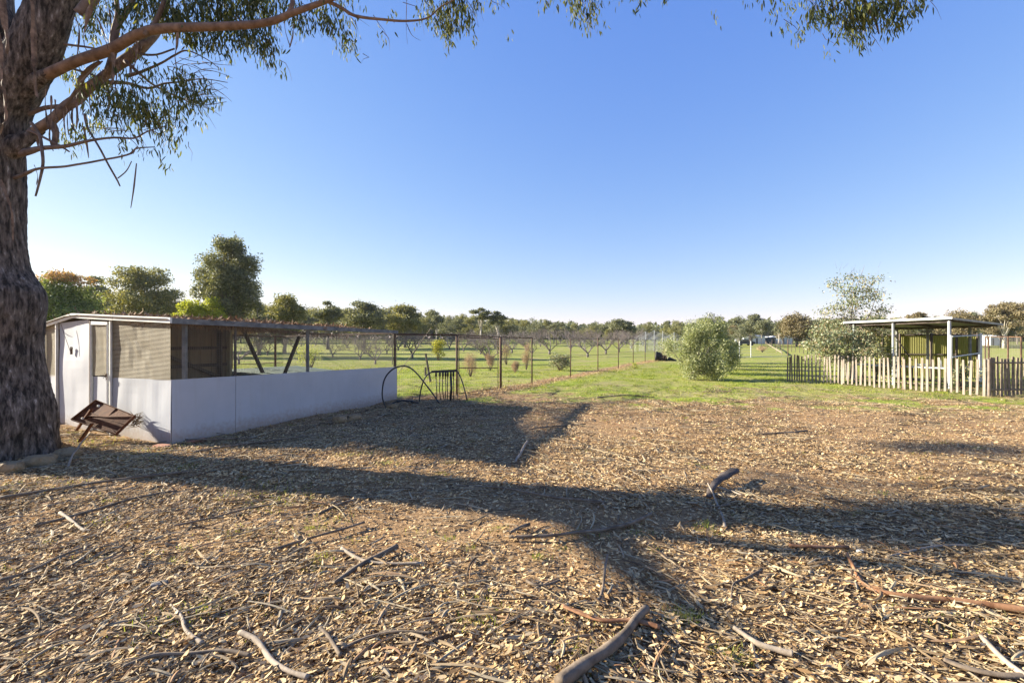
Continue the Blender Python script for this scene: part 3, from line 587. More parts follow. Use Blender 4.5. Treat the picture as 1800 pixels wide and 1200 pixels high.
def K(px, py, rx, ry, n, Y=6.2, ryd=.35):
    if px < 185: Y = 7.8; ryd = .2
    cl.append((tuple(P(px, py, Y)), rx * Y / FPX, ryd, ry * Y / FPX, int(n * 1.4)))
for a in ((100, 20, 20, 30, 120), (125, 50, 18, 20, 90), (160, 15, 40, 25, 260), (165, 50, 20, 18, 110), (215, 20, 35, 30, 240), (260, 15, 40, 25, 300), (310, 18, 40, 28, 420), (360, 20, 40, 28, 420), (400, 15, 40, 26, 420), (440, 12, 35, 26, 340), (480, 8, 40, 18, 240),
          (330, 55, 35, 14, 170), (375, 68, 30, 12, 150), (400, 60, 30, 16, 130), (455, 60, 22, 18, 200), (465, 85, 18, 12, 110), (430, 55, 20, 14, 80), (530, 32, 25, 14, 140), (550, 15, 25, 12, 90), (600, 8, 30, 10, 90), (590, 40, 18, 14, 80), (610, 58, 12, 18, 80), (575, 45, 9, 9, 30),
          (120, 120, 28, 18, 90), (150, 128, 25, 22, 90), (175, 150, 25, 20, 120), (205, 175, 25, 22, 230), (195, 195, 18, 12, 90), (245, 190, 25, 20, 240), (262, 205, 16, 18, 110), (275, 215, 12, 14, 60), (255, 150, 20, 14, 70), (230, 160, 18, 12, 80), (258, 112, 10, 6, 25),
          (165, 215, 22, 14, 90), (130, 235, 22, 12, 60), (105, 250, 14, 10, 26), (185, 235, 20, 10, 36), (215, 225, 18, 10, 40), (330, 145, 24, 14, 110), (345, 160, 20, 16, 130), (310, 180, 20, 12, 90), (345, 185, 16, 10, 60), (300, 150, 14, 8, 30), (308, 212, 8, 8, 24), (300, 200, 14, 8, 20), (290, 240, 14, 12, 34), (268, 270, 8, 10, 26), (310, 255, 9, 5, 8),
          (672, 48, 16, 5, 10), (745, 8, 22, 12, 60), (780, 25, 16, 18, 150), (785, 50, 11, 14, 80), (770, 40, 10, 14, 50), (800, 15, 18, 14, 110), (825, 22, 12, 16, 80), (820, 0, 40, 10, 120), (960, -3, 16, 8, 40), (1015, 2, 14, 12, 80), (1040, 8, 14, 12, 70), (1030, 20, 9, 9, 30),
          (1440, 10, 26, 16, 130), (1475, 8, 26, 18, 200), (1500, 30, 22, 16, 190), (1530, 18, 26, 18, 220), (1560, 8, 30, 14, 200), (1580, 28, 16, 14, 110), (1510, 55, 18, 14, 100), (1480, 50, 8, 14, 36), (1530, 75, 30, 5, 16), (1610, 5, 20, 10, 60), (1420, 30, 10, 12, 30), (1550, 40, 20, 12, 60)):
    K(*a)
mb = MB()
for (ce, rx, ry, rz, n) in cl:
    for k in range(max(2, n // 45)):
        a = Vector(ce) + Vector((random.gauss(0, rx * .7), random.gauss(0, ry * .5), rz * random.uniform(-.2, 1.2))); b = a + Vector((random.gauss(.05, .08), random.gauss(0, .06), -random.uniform(.08, .30))); m_ = a.lerp(b, .5) + Vector((random.gauss(0, .02), 0, .02))
        mb.tube([a + Vector((random.gauss(-.05, .06), 0, random.uniform(.03, .12))), a, m_, b], [.005, .004, .0025, .001], 4, 0, False)
tw_ = mb.build('twigs', M['twig'], tree); tw_['kind'] = 'stuff'
# crown high above the frame
for k in range(70):
    px = random.uniform(-350, 1600); py = random.uniform(-1000, -70) if px < 700 else random.uniform(-330, -40)
    cl.append((tuple(P(px, py, random.uniform(5.2, 8))), random.uniform(.4, .9), .8, random.uniform(.3, .6), 260))
V, F4, F3, R = hanging_leaves(cl); np_mesh('foliage', V, F4, R, M['gumleaf'], tree, F3=F3)
mb = MB()   # limbs that carry the foliage above the frame
for br in ([T(170, -380, 30), T(420, -520, 20), T(800, -420, 14), T(1150, -260, 10, 6), T(1400, -120, 7, 6), T(1500, -20, 4, 6.1), T(1535, 30, 2, 6.2), T(1545, 60, 1, 6.2)], [T(150, -200, 22), T(330, -300, 14), T(560, -250, 9), T(760, -130, 6, 6), T(800, -20, 3, 5.9)],
           [T(240, -820, 14), T(420, -950, 8), T(600, -900, 4)], [T(1500, -20, 2.5, 6.1), T(1470, 10, 1.2, 6.2), T(1455, 25, .6, 6.2)], [T(800, -420, 7), T(950, -250, 4, 6), T(1010, -60, 2, 6), T(1020, 10, 1, 6.2)]):
    limb(mb, br, 8, .12, 5)
mb.build('upper_limb', M['limb2'], tree, smooth=True)

# second gum just outside the frame whose trunk and limbs throw the long shadows
b2 = Vector((base.x, TY, 0)) - SD * 4.6; t2 = thing('gum_tree', 'second gum tree standing behind the big trunk, past the left edge', 'tree', (b2.x, b2.y, 0))
def SH(px, py, z, r):
    Y = CH * FPX / (py - HOR); X = (px - 900) / FPX * Y; q = Vector((X, Y, 0)) - SD * (z / TANEL); q.z = z; return (q, r)
mb = MB()
limb(mb, [(b2 + Vector((0, 0, -.2)), .42), (b2 + Vector((0, 0, .5)), .36), (b2 + Vector((0, 0, 1.6)), .31), (b2 + Vector((.05, 0, 2.4)), .30), SH(1010, 900, 3.4, .28), SH(1120, 905, 3.9, .14), SH(1300, 900, 4.6, .07), SH(1500, 895, 5.1, .06), SH(1800, 905, 5.9, .05), SH(2300, 950, 7.4, .04)], 20, .15)
limb(mb, [SH(1010, 905, 3.5, .28), SH(1120, 932, 3.9, .13), SH(1260, 955, 4.3, .095), SH(1420, 980, 4.7, .09), SH(1600, 1003, 5.1, .085), SH(1800, 1030, 5.5, .075), SH(2200, 1060, 6.5, .07)], 12, .15)
limb(mb, [SH(1060, 925, 3.6, .14), SH(1100, 975, 3.8, .10), SH(1150, 1020, 4.0, .09), SH(1220, 1070, 4.2, .07), SH(1290, 1120, 4.5, .03)], 10, .15)
limb(mb, [SH(1060, 890, 3.8, .10), SH(1250, 865, 4.8, .04), SH(1450, 855, 5.6, .03), SH(1800, 850, 6.8, .025)], 10, .15)
mb.build('trunk', M['bark'], t2, smooth=True)
cl = []
for px, py, z, rx, n in ((1650, 925, 5.8, .4, 260), (1560, 955, 5.6, .3, 160), (1720, 985, 5.9, .4, 260), (1450, 905, 5.3, .25, 120), (1330, 925, 5.0, .2, 60), (1780, 870, 6.6, .4, 200), (1350, 860, 5.8, .3, 60), (1750, 790, 8.0, .5, 900), (1640, 790, 7.8, .4, 500), (1500, 880, 5.7, .25, 160), (1650, 893, 6.0, .35, 400), (1760, 905, 6.2, .4, 500), (1400, 845, 6.4, .3, 120), (1790, 840, 7, .3, 140), (1700, 940, 5.8, .3, 260), (1500, 850, 6.8, .4, 100)):
    q, _ = SH(px, py, z, 0); cl.append((tuple(q), rx, rx, .16, n))
for k in range(30): cl.append(((b2.x - random.uniform(-.5, 4), b2.y + random.uniform(-3, 5), random.uniform(8.5, 13)), .8, .8, .5, 220))
V, F4, F3, R = hanging_leaves(cl, l0=.07, l1=.14); np_mesh('foliage', V, F4, R, M['gumleaf'], t2, F3=F3)

# ---------------------------------------------------------------- rocks, sticks
def rock(name, label, px, py, sx, sy, sz, mat, rz=0, cat='rock', group=None):
    g_ = G(px, py); mb = MB(); import bmesh
    bm = bmesh.new(); bmesh.ops.create_icosphere(bm, subdivisions=3, radius=1)
    R = Matrix.Rotation(rz, 3, 'Z'); off = Vector((px * .37, py * .21, 0))
    for v in bm.verts:
        c = v.co; m_ = max(abs(c.x), abs(c.y), abs(c.z)); c = c.lerp(c / m_ * .8, .6)
        c = c * (1 + .22 * mnoise.noise(c * 1.4 + off) + .08 * mnoise.noise(c * 4 + off)); v.co = R @ Vector((c.x * sx, c.y * sy, c.z * sz))
    me = bpy.data.meshes.new(name); bm.to_mesh(me); bm.free(); me.materials.append(mat)
    o = bpy.data.objects.new(name, me); C.objects.link(o); o.location = (g_.x, g_.y, g_.z + sz * .45); tag(o, label, cat, group)
rock('sandstone_rock', 'long flat sandstone rock lying at the foot of the big gum trunk', 68, 818, .20, .11, .11, M['stone'], .35)
rock('sandstone_rock', 'small rounded rock at the left edge beside the gum trunk', 18, 830, .14, .10, .10, M['stone'], .1)
rock('sandstone_rock', 'shaded dark rock between the gum trunk and the leaning stick', 120, 803, .18, .10, .09, M['stone'], .1)
rock('quartz_stone', 'round cream stone lying in the shadow band at right', 1512, 972, .034, .026, .024, M['whitestone'])
rock('grey_stone', 'angular grey stone lying alone in the leaf litter at left', 280, 1036, .055, .03, .028, M['greystone'], .5)
rock('edge_rock', 'brown rock at the foot of the white wall, leftmost of three', 598, 741, .16, .11, .10, M['stone'], .2)
rock('edge_rock', 'flat brown rock at the foot of the white wall, middle of three', 622, 737, .17, .10, .09, M['stone'], .6)
rock('edge_rock', 'brown rock by the white wall next to the black pipe loop', 690, 715, .16, .12, .09, M['stone'], 0)
rock('brick_paver', 'red paver at the sunlit corner of the white aviary wall', 285, 786, .16, .10, .03, M['brick'], -.3, 'paver')
rock('brick_paver', 'red paver under the shaded long side of the white aviary', 345, 775, .20, .06, .03, M['brick'], 1.2, 'paver')

def stick(label, pts, r0, r1, mat='strip', rnd=.5, name='fallen_branch', flat=1.0, lifts=None, group=None, sides=8):
    ps = []
    for i, (x, y) in enumerate(pts):
        t = i / (len(pts) - 1); r = r0 * (1 - t) + r1 * t; q = G(x, y, r * .7 + (lifts[i] if lifts else .028)); ps.append((q, r))
    o0 = ps[0][0]; mb = MB(); sp = smooth_path(ps, 6)
    sp = [(p + Vector((mnoise.noise(p * 4), mnoise.noise(p * 4 + Vector((9, 0, 0))), mnoise.noise(p * 5) * .3)) * min(.02, r * 1.1), r * (1 + .25 * mnoise.noise(p * 9))) for p, r in sp]
    mb.tube([p for p, r in sp], [r for p, r in sp], sides, .15, rnd=rnd, flat=flat); ob = mb.build(name, M[mat], smooth=True)
    tag(ob, label, 'branch' if 'branch' in name else 'bark', group); return ob
M['deadwood'] = pmat('dead_wood', (0.092, 0.067, 0.046), (0.227, 0.172, 0.122), 12, .85, .5, 50, dist=.004)
M['palewood'] = pmat('pale_dead_wood', (0.202, 0.160, 0.118), (0.353, 0.286, 0.218), 12, .85, .4, 50, dist=.004)
M['redbark'] = pmat('red_brown_bark', (0.143, 0.059, 0.025), (0.353, 0.185, 0.092), 10, .75, .4, 40, dist=.004, c3=(0.403, 0.269, 0.185))
stick('thick grey-brown curved branch lying at the bottom edge of the photo', [(985, 1225), (1030, 1190), (1070, 1160), (1105, 1125), (1135, 1086)], .030, .024, 'deadwood')
stick('long smooth reddish bark tube curving to the right edge', [(1490, 985), (1500, 1010), (1520, 1038), (1560, 1054), (1640, 1062), (1720, 1073), (1850, 1094)], .012, .021, 'redbark', lifts=[.05, .02, .012, .012, .02, .02, .02])
stick('long knobbly branch lying across the shadow band near the middle', [(895, 955), (950, 955), (1010, 948), (1070, 940), (1110, 930), (1145, 913)], .012, .016, 'deadwood')
stick('short branch stub beside the left end of the knobbly branch', [(897, 950), (912, 943), (930, 935)], .012, .016, 'deadwood')
stick('thin long branch lying wholly inside the dark trunk shadow', [(800, 858), (870, 860), (930, 872), (985, 884), (1068, 895)], .008, .016, 'deadwood')
stick('flat orange-brown bark slab tucked behind the thick curved branch', [(988, 1082), (1030, 1098), (1065, 1108), (1110, 1108), (1160, 1118)], .013, .02, 'redbark', name='bark_slab', flat=.5)
stick('pale straight branch lying in leaves left of centre', [(600, 972), (625, 985), (665, 998), (740, 1003)], .014, .010, 'palewood')
stick('dark branch crossing over the pale straight branch', [(588, 1036), (625, 1010), (655, 990), (697, 970)], .012, .022, 'deadwood')
stick('dark red curl of bark lying above the cream stone', [(1386, 968), (1430, 972), (1490, 968)], .02, .016, 'redbark', name='bark_slab', flat=.6)
stick('forked grey branch with a bent tip in the lower middle', [(935, 1072), (980, 1075), (1040, 1070), (1055, 1062), (1062, 1035), (1068, 1000)], .010, .009, 'deadwood', lifts=[.01, .01, .01, .02, .04, .08])
stick('bow-shaped bark piece left of the forked grey branch', [(925, 1035), (940, 1043), (960, 1042), (985, 1032)], .010, .008, 'deadwood')
stick('pale twisted stick at the lower left with a dark shadow', [(300, 1073), (318, 1095), (328, 1120), (355, 1142)], .006, .011, 'palewood')
stick('pale jagged branch at the bottom left of centre', [(420, 1120), (455, 1138), (480, 1165), (510, 1188), (540, 1200)], .015, .013, 'palewood')
stick('grey curved stick right of the pale jagged branch', [(562, 1112), (578, 1130), (597, 1165)], .011, .010, 'deadwood')
stick('long dark branch running along the bottom left', [(215, 1185), (270, 1165), (330, 1158), (390, 1153), (440, 1158)], .007, .012, 'deadwood')
stick('dark bent branch at the bottom between two pale leaves patches', [(600, 1150), (650, 1130), (700, 1125), (760, 1130)], .008, .008, 'deadwood')
stick('pale bark branch with blunt end at the bottom right of centre', [(1290, 1112), (1330, 1140), (1365, 1152), (1392, 1160)], .012, .017, 'palewood')
stick('pale branch slanting to the bottom right corner', [(1725, 1130), (1755, 1160), (1780, 1180), (1815, 1205)], .012, .015, 'palewood')
stick('broad grey bark strip near the bottom right corner', [(1660, 1168), (1700, 1182), (1750, 1192), (1820, 1196)], .016, .018, 'deadwood', name='bark_slab', flat=.5)
stick('thin curved dark twig left of the long reddish bark tube', [(1285, 1060), (1290, 1035), (1310, 1025), (1340, 1010)], .006, .009, 'deadwood')
stick('pale leaning stick propped beside the gum trunk', [(118, 824), (132, 806), (158, 783)], .014, .010, 'palewood', lifts=[.02, .10, .22])
stick('short pale upright branch stub in the middle distance', [(905, 812), (915, 800), (926, 785)], .018, .022, 'palewood', lifts=[.01, .02, .05])
stick('grey twig with forked foot hanging off the twisted debris', [(1245, 868), (1262, 893), (1270, 912), (1275, 932)], .008, .014, 'palewood', lifts=[.1, .03, .01, .01])
stick('dark curved branch lying at the far left edge of the debris pile', [(1240, 893), (1258, 897), (1282, 890)], .008, .012, 'deadwood')
stick('upturned splintered dark bark piece standing up on the bare dirt', [(1245, 880), (1258, 860), (1275, 850), (1292, 842)], .03, .07, 'dwood', name='bark_slab', flat=.45, lifts=[.02, .04, .05, .06])
stick('thin pale branch lying behind the upturned bark piece', [(1250, 866), (1275, 865), (1305, 872)], .008, .01, 'palewood', lifts=[.06, .03, .02])
stick('long thin branch lying along the foot of the white gable wall', [(100, 768), (190, 765), (250, 768), (330, 776), (450, 772)], .010, .014, 'deadwood')
stick('dark branch in the mulch below the shaded white wall', [(340, 800), (420, 785), (500, 775), (560, 768)], .014, .012, 'deadwood')
stick('long weathered branch at left pointing towards the bright field', [(0, 882), (90, 868), (200, 850), (330, 838)], .016, .014, 'deadwood')
stick('second long branch at left just below the weathered one', [(60, 930), (140, 905), (240, 880), (310, 868)], .014, .012, 'deadwood')
stick('thin long dark twig at left ending near the bare patch', [(305, 928), (370, 912), (430, 898), (500, 888)], .007, .009, 'deadwood')
stick('straight dark branch in the lower left leaf litter', [(0, 1030), (50, 1015), (110, 985), (160, 965)], .010, .009, 'deadwood')
stick('pale forked branch at left lying in the sun', [(105, 905), (125, 918), (145, 932), (160, 934)], .014, .010, 'palewood')
stick('grey straight branch at left crossing the green tufts', [(480, 975), (540, 955), (590, 940), (640, 925)], .009, .011, 'deadwood')
stick('short broken branch at left edge of the bare dirt patch', [(560, 910), (590, 897), (625, 883)], .012, .014, 'deadwood')
stick('long dark branch running along the right side in shadow', [(1560, 985), (1640, 965), (1700, 962)], .008, .010, 'palewood')
stick('thin brown branch lying on sunny ground near the right edge', [(1700, 805), (1760, 812), (1830, 822)], .010, .014, 'deadwood')
stick('short dark branch on the sunny dirt right of centre', [(1330, 766), (1370, 765), (1420, 760)], .012, .02, 'deadwood')
stick('low branch at the edge of the grass in the middle', [(1050, 702), (1100, 698), (1150, 699)], .018, .014, 'deadwood')
stick('pale branch on the mulch near the beam shadow', [(930, 757), (980, 750), (1030, 748)], .010, .012, 'deadwood')

# ---------------------------------------------------------------- aviary
A = Vector((-5.30, 7.25, 0)); E1 = Vector((-2.77, 1.38, 0)); E2 = Vector((2.13, 5.61, 0)); n1 = Vector((E1.y, -E1.x, 0)).normalized()
n_g = Vector((-E2.x, -E2.y, 0)).normalized()     # gable faces this way
n_s = -Vector((E1.x, E1.y, 0)).normalized()      # long side faces this way
def S(t, u, z=0): p = A + E1 * t + E2 * u; return Vector((p.x, p.y, z))
def t_at(px): # parameter along the gable for an image column
    k = (px - 900) / FPX; return (k * A.y - A.x) / (E1.x - k * E1.y)
def u_at(px, t=0):
    k = (px - 900) / FPX; a = A + E1 * t; return (k * a.y - a.x) / (E2.x - k * E2.y)
def roof_z(t, u):
    return (1.94 + .15 * t if t < 1 else 2.09 - .42 * (t - 1)) - .07 * u
wtop = lambda t, u: 1.005 - .05 * min(t, 1.2) - .10 * u
av = thing('aviary', 'long low white-walled aviary with netting sides and brush roof', 'aviary', (A.x, A.y, 0))
def panel(name, t0, t1, u0, u1, zb, zt0, zt1, mat, outward, n=14, m=8, wav=.012):
    """slightly dented sheet with thickness between two plan points"""
    p0 = S(t0, u0); p1 = S(t1, u1); vs = []; fs = []; N = outward
    for side in (0, 1):
        for j in range(m + 1):
            for i in range(n + 1):
                a = i / n; b = j / m; zt = zt0 * (1 - a) + zt1 * a; p = p0.lerp(p1, a); z = zb + (zt - zb) * b
                w = wav * (mnoise.noise(Vector((p.x * 1.1, p.y * 1.1, z * 1.6))) + .4 * mnoise.noise(Vector((p.x * 4, p.y * 4, z * 2))))
                vs.append(Vector((p.x, p.y, z)) + N * (w + (.0 if side else -.008)))
    W = n + 1; H = (m + 1) * W
    for j in range(m):
        for i in range(n):
            q = j * W + i; fs.append((q, q + 1, q + W + 1, q + W)); fs.append((H + q + W, H + q + W + 1, H + q + 1, H + q))
    for i in range(n): q = m * W + i; fs.append((q, q + 1, H + q + 1, H + q)); fs.append((H + i, H + i + 1, i + 1, i))
    for j in range(m): q = j * W; fs.append((q, q + W, H + q + W, H + q)); q += n; fs.append((H + q, H + q + W, q + W, q))
    mb = MB(); mb.add(vs, fs); return mb.build(name, mat, av, smooth=False)
tg = {k: t_at(k) for k in (68, 80, 104, 162, 193, 198, 300)}
seam = u_at(414)
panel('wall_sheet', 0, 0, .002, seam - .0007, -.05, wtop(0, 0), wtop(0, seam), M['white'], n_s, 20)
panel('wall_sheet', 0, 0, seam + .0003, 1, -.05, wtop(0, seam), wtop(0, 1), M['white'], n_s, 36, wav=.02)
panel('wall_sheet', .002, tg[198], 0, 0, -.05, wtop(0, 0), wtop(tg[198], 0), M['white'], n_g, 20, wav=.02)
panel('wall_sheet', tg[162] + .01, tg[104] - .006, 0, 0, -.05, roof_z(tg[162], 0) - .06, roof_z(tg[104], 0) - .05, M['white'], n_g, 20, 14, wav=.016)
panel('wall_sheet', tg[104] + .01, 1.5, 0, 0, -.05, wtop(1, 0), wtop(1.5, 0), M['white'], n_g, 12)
d = panel('door', tg[193] + .012, tg[162] - .014, 0, 0, .03, wtop(.6, 0) + .01, wtop(.6, 0), M['white'], n_g, 8, wav=.006)
mb = MB()
td0, td1 = tg[193] + .004, tg[162] - .006; tm = (td0 + td1) / 2
for t in (td0, td1): mb.beam(S(t, 0, .02) + n_g * .02, S(t, 0, 1.90) + n_g * .02, .03, .03)
mb.beam(S(td0, 0, 1.915) + n_g * .02, S(td1, 0, 1.93) + n_g * .02, .03, .06)
fr = mb.build('frame', M['trim'], av); fr.parent = d; fr.location = (0, 0, 0)
hd = MB(); q = S(td0, 0, 1.0) + n_g * .05
hd.tube([q, q + Vector((-.05, .02, .01)), q + Vector((-.14, .05, .015))], .007, 6)
for k in range(9):
    a = q + Vector((random.uniform(-.02, .02), random.uniform(-.02, 0), random.uniform(-.02, .05))); hd.tube([a, a + Vector((random.uniform(-.06, .06), -.02, random.uniform(-.12, .04)))], .004, 4)
h_ = hd.build('latch', M['rustpipe'], av); h_.parent = d; h_.location = (0, 0, 0)
dn = net('netting', (S(td0, 0, 1.0) + n_g * .012, S(td1, 0, 1.0) + n_g * .012, S(td1, 0, 1.9) + n_g * .012, S(td0, 0, 1.9) + n_g * .012), M['net_gable'], av, .01); dn.parent = d; dn.location = (0, 0, 0)
# gable netting
net('netting', (S(0.005, 0, 1.0), S(tg[198], 0, .97), S(tg[198], 0, 1.98), S(0.005, 0, 1.90)), M['net_gable'], av, .02, 14, 6)
net('netting', (S(tg[104] + .01, 0, .93), S(tg[80], 0, .92), S(tg[80], 0, 1.86), S(tg[104] + .01, 0, 2.0)), M['net_gable'], av, .01)
net('netting', (S(tg[80] + .01, 0, .93), S(1.5, 0, .92), S(1.5, 0, 1.84), S(tg[80] + .01, 0, 1.86)), M['net_gable'], av, .01)
# frame posts on the gable
for px, m_, w in ((198, 'trim', .032), (162, 'rustpipe', .025), (103, 'trim', .04), (80, 'trim', .035)):
    t = t_at(px); mb = MB(); mb.beam(S(t, 0, -.05) + n_g * .028, S(t, 0, roof_z(t, 0) - .03) + n_g * .028, w, .03, up=tuple(E1.normalized())); mb.build('post', M[m_], av)
# gable barge boards
mb = MB()
for t0, t1 in ((-.03, .52), (.523, 1.0), (1.0, 1.54)):
    mb.beam(S(t0, 0, roof_z(max(t0, 0), 0) - .015) + n_g * .05, S(t1, 0, roof_z(t1, 0) - .015) + n_g * .05, .03, .085)
mb.build('barge_board', M['trim'], av)
# long side fascia and posts
mb = MB(); mb.beam(S(0, -.004, 1.92) + n_s * .02, S(0, 1.0, 1.86) + n_s * .02, .045, .085); mb.build('fascia', M['grail'], av)
for px, w, z0, m_ in ((328, .055, 1.0, 'grail'), (417, .03, .95, 'dwood'), (544, .05, .95, 'grail'), (697, .06, -.05, 'rustpipe')):
    u = min(u_at(px), 1.0); mb = MB(); mb.beam(S(0, u, z0 - .05) - n_s * .055, S(0, u, 1.88) - n_s * .055, w, w); mb.build('post', M[m_], av)
net('netting', (S(0, .003, 1.0), S(0, 1, .90), S(0, 1, 1.83), S(0, .003, 1.88)), M['net_side'], av, .01, 30, 4)
net('netting', (S(0, 1, 0.02), S(1.5, 1, .02), S(1.5, 1, 1.75), S(0, 1, 1.83)), M['net_side'], av, .01, 8, 4)
net('netting', (S(1.5, 0, 0.9), S(1.5, 1, .8), S(1.5, 1, 1.75), S(1.5, 0, 1.84)), M['net_side'], av, .01, 20, 4)
# rear posts and rails
for k, px in enumerate((455, 507, 579)):
    u = .45 + k * .25; mb = MB(); mb.beam(S(1.5, u, -.05), S(1.5, u, 1.78), .05, .05); mb.build('post', M['rustpipe'], av)
mb = MB(); mb.beam(S(1.5, 0, 1.83), S(1.5, 1, 1.76), .04, .06); mb.beam(S(0, 1, 1.84), S(1.5, 1, 1.76), .04, .05); mb.beam(S(1.5, .5, .95), S(1.5, 1, .93), .02, .02); mb.build('rear_rail', M['rustpipe'], av)
# inner back wall of boards with rails and a tan post
mb = MB(); nb = 22
for k in range(nb):
    u0 = .012 + .49 * k / nb; u1 = .012 + .49 * (k + 1) / nb + .002; q = .016 * (k % 2)
    mb.slab(S(1.0, u0, -.02) + n_s * q, S(1.0, u1, -.02) + n_s * q, S(1.0, u1, 1.98) + n_s * q, S(1.0, u0, 1.98) + n_s * q, .012)
mb.build('back_wall', M['boards'], av)
mb = MB()
for z in (.62, 1.05, 1.45): mb.beam(S(.985, .05, z) + n_s * .05, S(.985, .49, z) + n_s * .05, .04, .07)
mb.beam(S(.98, .05, 1.85) + n_s * .06, S(.98, .46, .75) + n_s * .06, .04, .07)
mb.beam(S(.985, .46, 0) + n_s * .06, S(.985, .46, 1.93) + n_s * .06, .10, .05)
mb.build('wall_rail', M['dwood'], av)
mb = MB(); mb.beam(S(.97, .50, 0) + n_s * .02, S(.97, .50, 1.95) + n_s * .02, .09, .09); mb.build('post', M['tanpost'], av)
mb = MB(); mb.slab(S(1.01, .51, -.02), S(1.48, .51, -.02), S(1.48, .51, 1.75), S(1.01, .51, 1.9), .015); mb.build('side_wall', M['boards'], av)
mb = MB(); mb.slab(S(1.47, .01, -.02), S(1.47, .5, -.02), S(1.47, .5, 1.76), S(1.47, .01, 1.80), .015); mb.build('rear_wall', M['boards'], av)
for (a, b) in (((428, 580), (465, 662)), ((526, 591), (499, 660))):
    mb = MB(); mb.beam(P(a[0], a[1], 12.0), P(b[0], b[1], 12.0), .09, .06); mb.build('brace', M['dwood'], av)
mb = MB()  # roof sheet with a sag
nu, nt_ = 16, 10; vs = []
U1 = .80
for s_ in (0, 1):
    for i in range(nu + 1):
        for j in range(nt_ + 1):
            u = -.015 + (U1 + .015) * i / nu; tf = -.01 + .36 * float(sstep(.15, .5, u)); t = tf + (1.53 - tf) * j / nt_
            z = roof_z(max(t, 0), u) + .01 - s_ * .012 - .05 * abs(math.sin(u * 9)) * math.sin(min(max(t, 0), 1.5) / 1.5 * math.pi) - (.12 * max(0, u - .5) if 0.1 < t < 1.4 else 0)
            vs.append(S(t, u, z))
W = nt_ + 1; H = (nu + 1) * W; fs = []
for i in range(nu):
    for j in range(nt_): q = i * W + j; fs += [(q, q + 1, q + W + 1, q + W), (H + q + W, H + q + W + 1, H + q + 1, H + q)]
mb.add(vs, fs); mb.build('roof', M['boards'], av)
net('roof_netting', (S(0, U1, 1.88), S(0, 1, 1.87), S(1.5, 1, 1.76), S(1.5, U1, 1.78)), M['net_side'], av, -.05, 6, 6)
# hanging brush below the roof edge (part) and debris on top (stuff)
def roof_brush():
    n = 2600; u = rng.random(n) * .86; t = np.abs(rng.normal(0, .30, n)) + .3 * sstep(.15, .5, u); t[t > 1.4] = .5; zz = np.array([roof_z(a, b) for a, b in zip(t, u)]) - .04 - .10 * sstep(.2, .8, u)
    p = np.array([tuple(S(a, b)) for a, b in zip(t, u)]); p[:, 2] = zz
    ax = unit(np.stack([rng.normal(0, .5, n), rng.normal(0, .5, n), -np.ones(n) * rng.uniform(.1, 1, n)], 1)); a = rng.random(n) * 6.28; sd = unit(np.cross(ax, np.stack([np.cos(a), np.sin(a), np.zeros(n)], 1)))
    V, F4, F3 = leaf_arrays(p, ax, sd, rng.uniform(.05, .20, n), rng.uniform(.004, .012, n), .1)
    o = np_mesh('hanging_brush', V, F4, np.repeat(rng.random(n) * .8, 6), M['thatch'], av, F3=F3)
    n = 9000; u = rng.random(n) * .84 - .01; t = rng.random(n) ** 1.4 * 1.45
    dens = sstep(.25, .6, vnoise(u * 14, t * 6, 1, 61)) * (1 - sstep(.6, .84, u) * .6) * sstep(-.01, .06, u); k = rng.random(n) < .25 + .75 * dens; u = u[k]; t = t[k]; n = len(u)
    hgt = rng.random(n) * (.015 + .05 * vnoise(u * 18, t * 5, 1, 62))
    p = np.array([tuple(S(a, b)) for a, b in zip(t, u)]); p[:, 2] = np.array([roof_z(a, b) for a, b in zip(t, u)]) + .012 + hgt
    a = rng.random(n) * 6.28; el = rng.normal(.1, .3, n); ax = np.stack([np.cos(a) * np.cos(el), np.sin(a) * np.cos(el), np.sin(el)], 1); sd = unit(np.cross(ax, unit(np.stack([rng.normal(0, .4, n), rng.normal(0, .4, n), np.ones(n)], 1))))
    V, F4, F3 = leaf_arrays(p, ax, sd, rng.uniform(.05, .18, n), rng.uniform(.012, .035, n), .2)
    o = np_mesh('roof_litter', V, F4, np.repeat(rng.random(n), 6), M['thatch'], F3=F3); tag(o, 'brown dead leaves and bark lying on the aviary roof', 'leaves', kind='stuff')
roof_brush()
# small fittings on the white panel
mb = MB(); t = t_at(129); mb.beam(S(t, 0, 1.36) + n_g * .03, S(t, 0, 1.50) + n_g * .03, .03, .02); mb.tube([S(t, 0, 1.47) + n_g * .03 - E1 * .012, S(t, 0, 1.47) + n_g * .03 + E1 * .014], .012, 6); mb.build('bolt_handle', M['rustpipe'], av)
mb = MB(); mb.tube([P(107, 569, 8.72), P(112, 585, 8.68), P(124, 619, 8.6)], .004, 4); mb.build('cord', M['rustpipe'], av)
# low hutches inside
hut = thing('hutch', 'low hutch with sloping grey-green sheet roof inside the aviary', 'hutch', tuple(S(.95, .62)))
def corr(mb, a, b, c, d, amp, waves, th=.004, seg=8):
    a, b, c, d = map(Vector, (a, b, c, d)); n = waves * seg; N = (b - a).cross(d - a).normalized(); vs = []
    for s_ in (0, 1):
        for i in range(n + 1):
            f = i / n; o_ = N * (amp * math.sin(f * waves * 2 * math.pi) - s_ * th); vs += [a.lerp(b, f) + o_, d.lerp(c, f) + o_]
    H = (n + 1) * 2; fs = []
    for i in range(n): q = 2 * i; fs += [(q, q + 2, q + 3, q + 1), (H + q + 1, H + q + 3, H + q + 2, H + q)]
    mb.add(vs, fs)
mb = MB(); corr(mb, S(1.25, .52, .86), S(1.25, .98, .84), S(.62, .98, .72), S(.62, .52, .74), .012, 34); mb.build('roof', M['sheet'], hut)
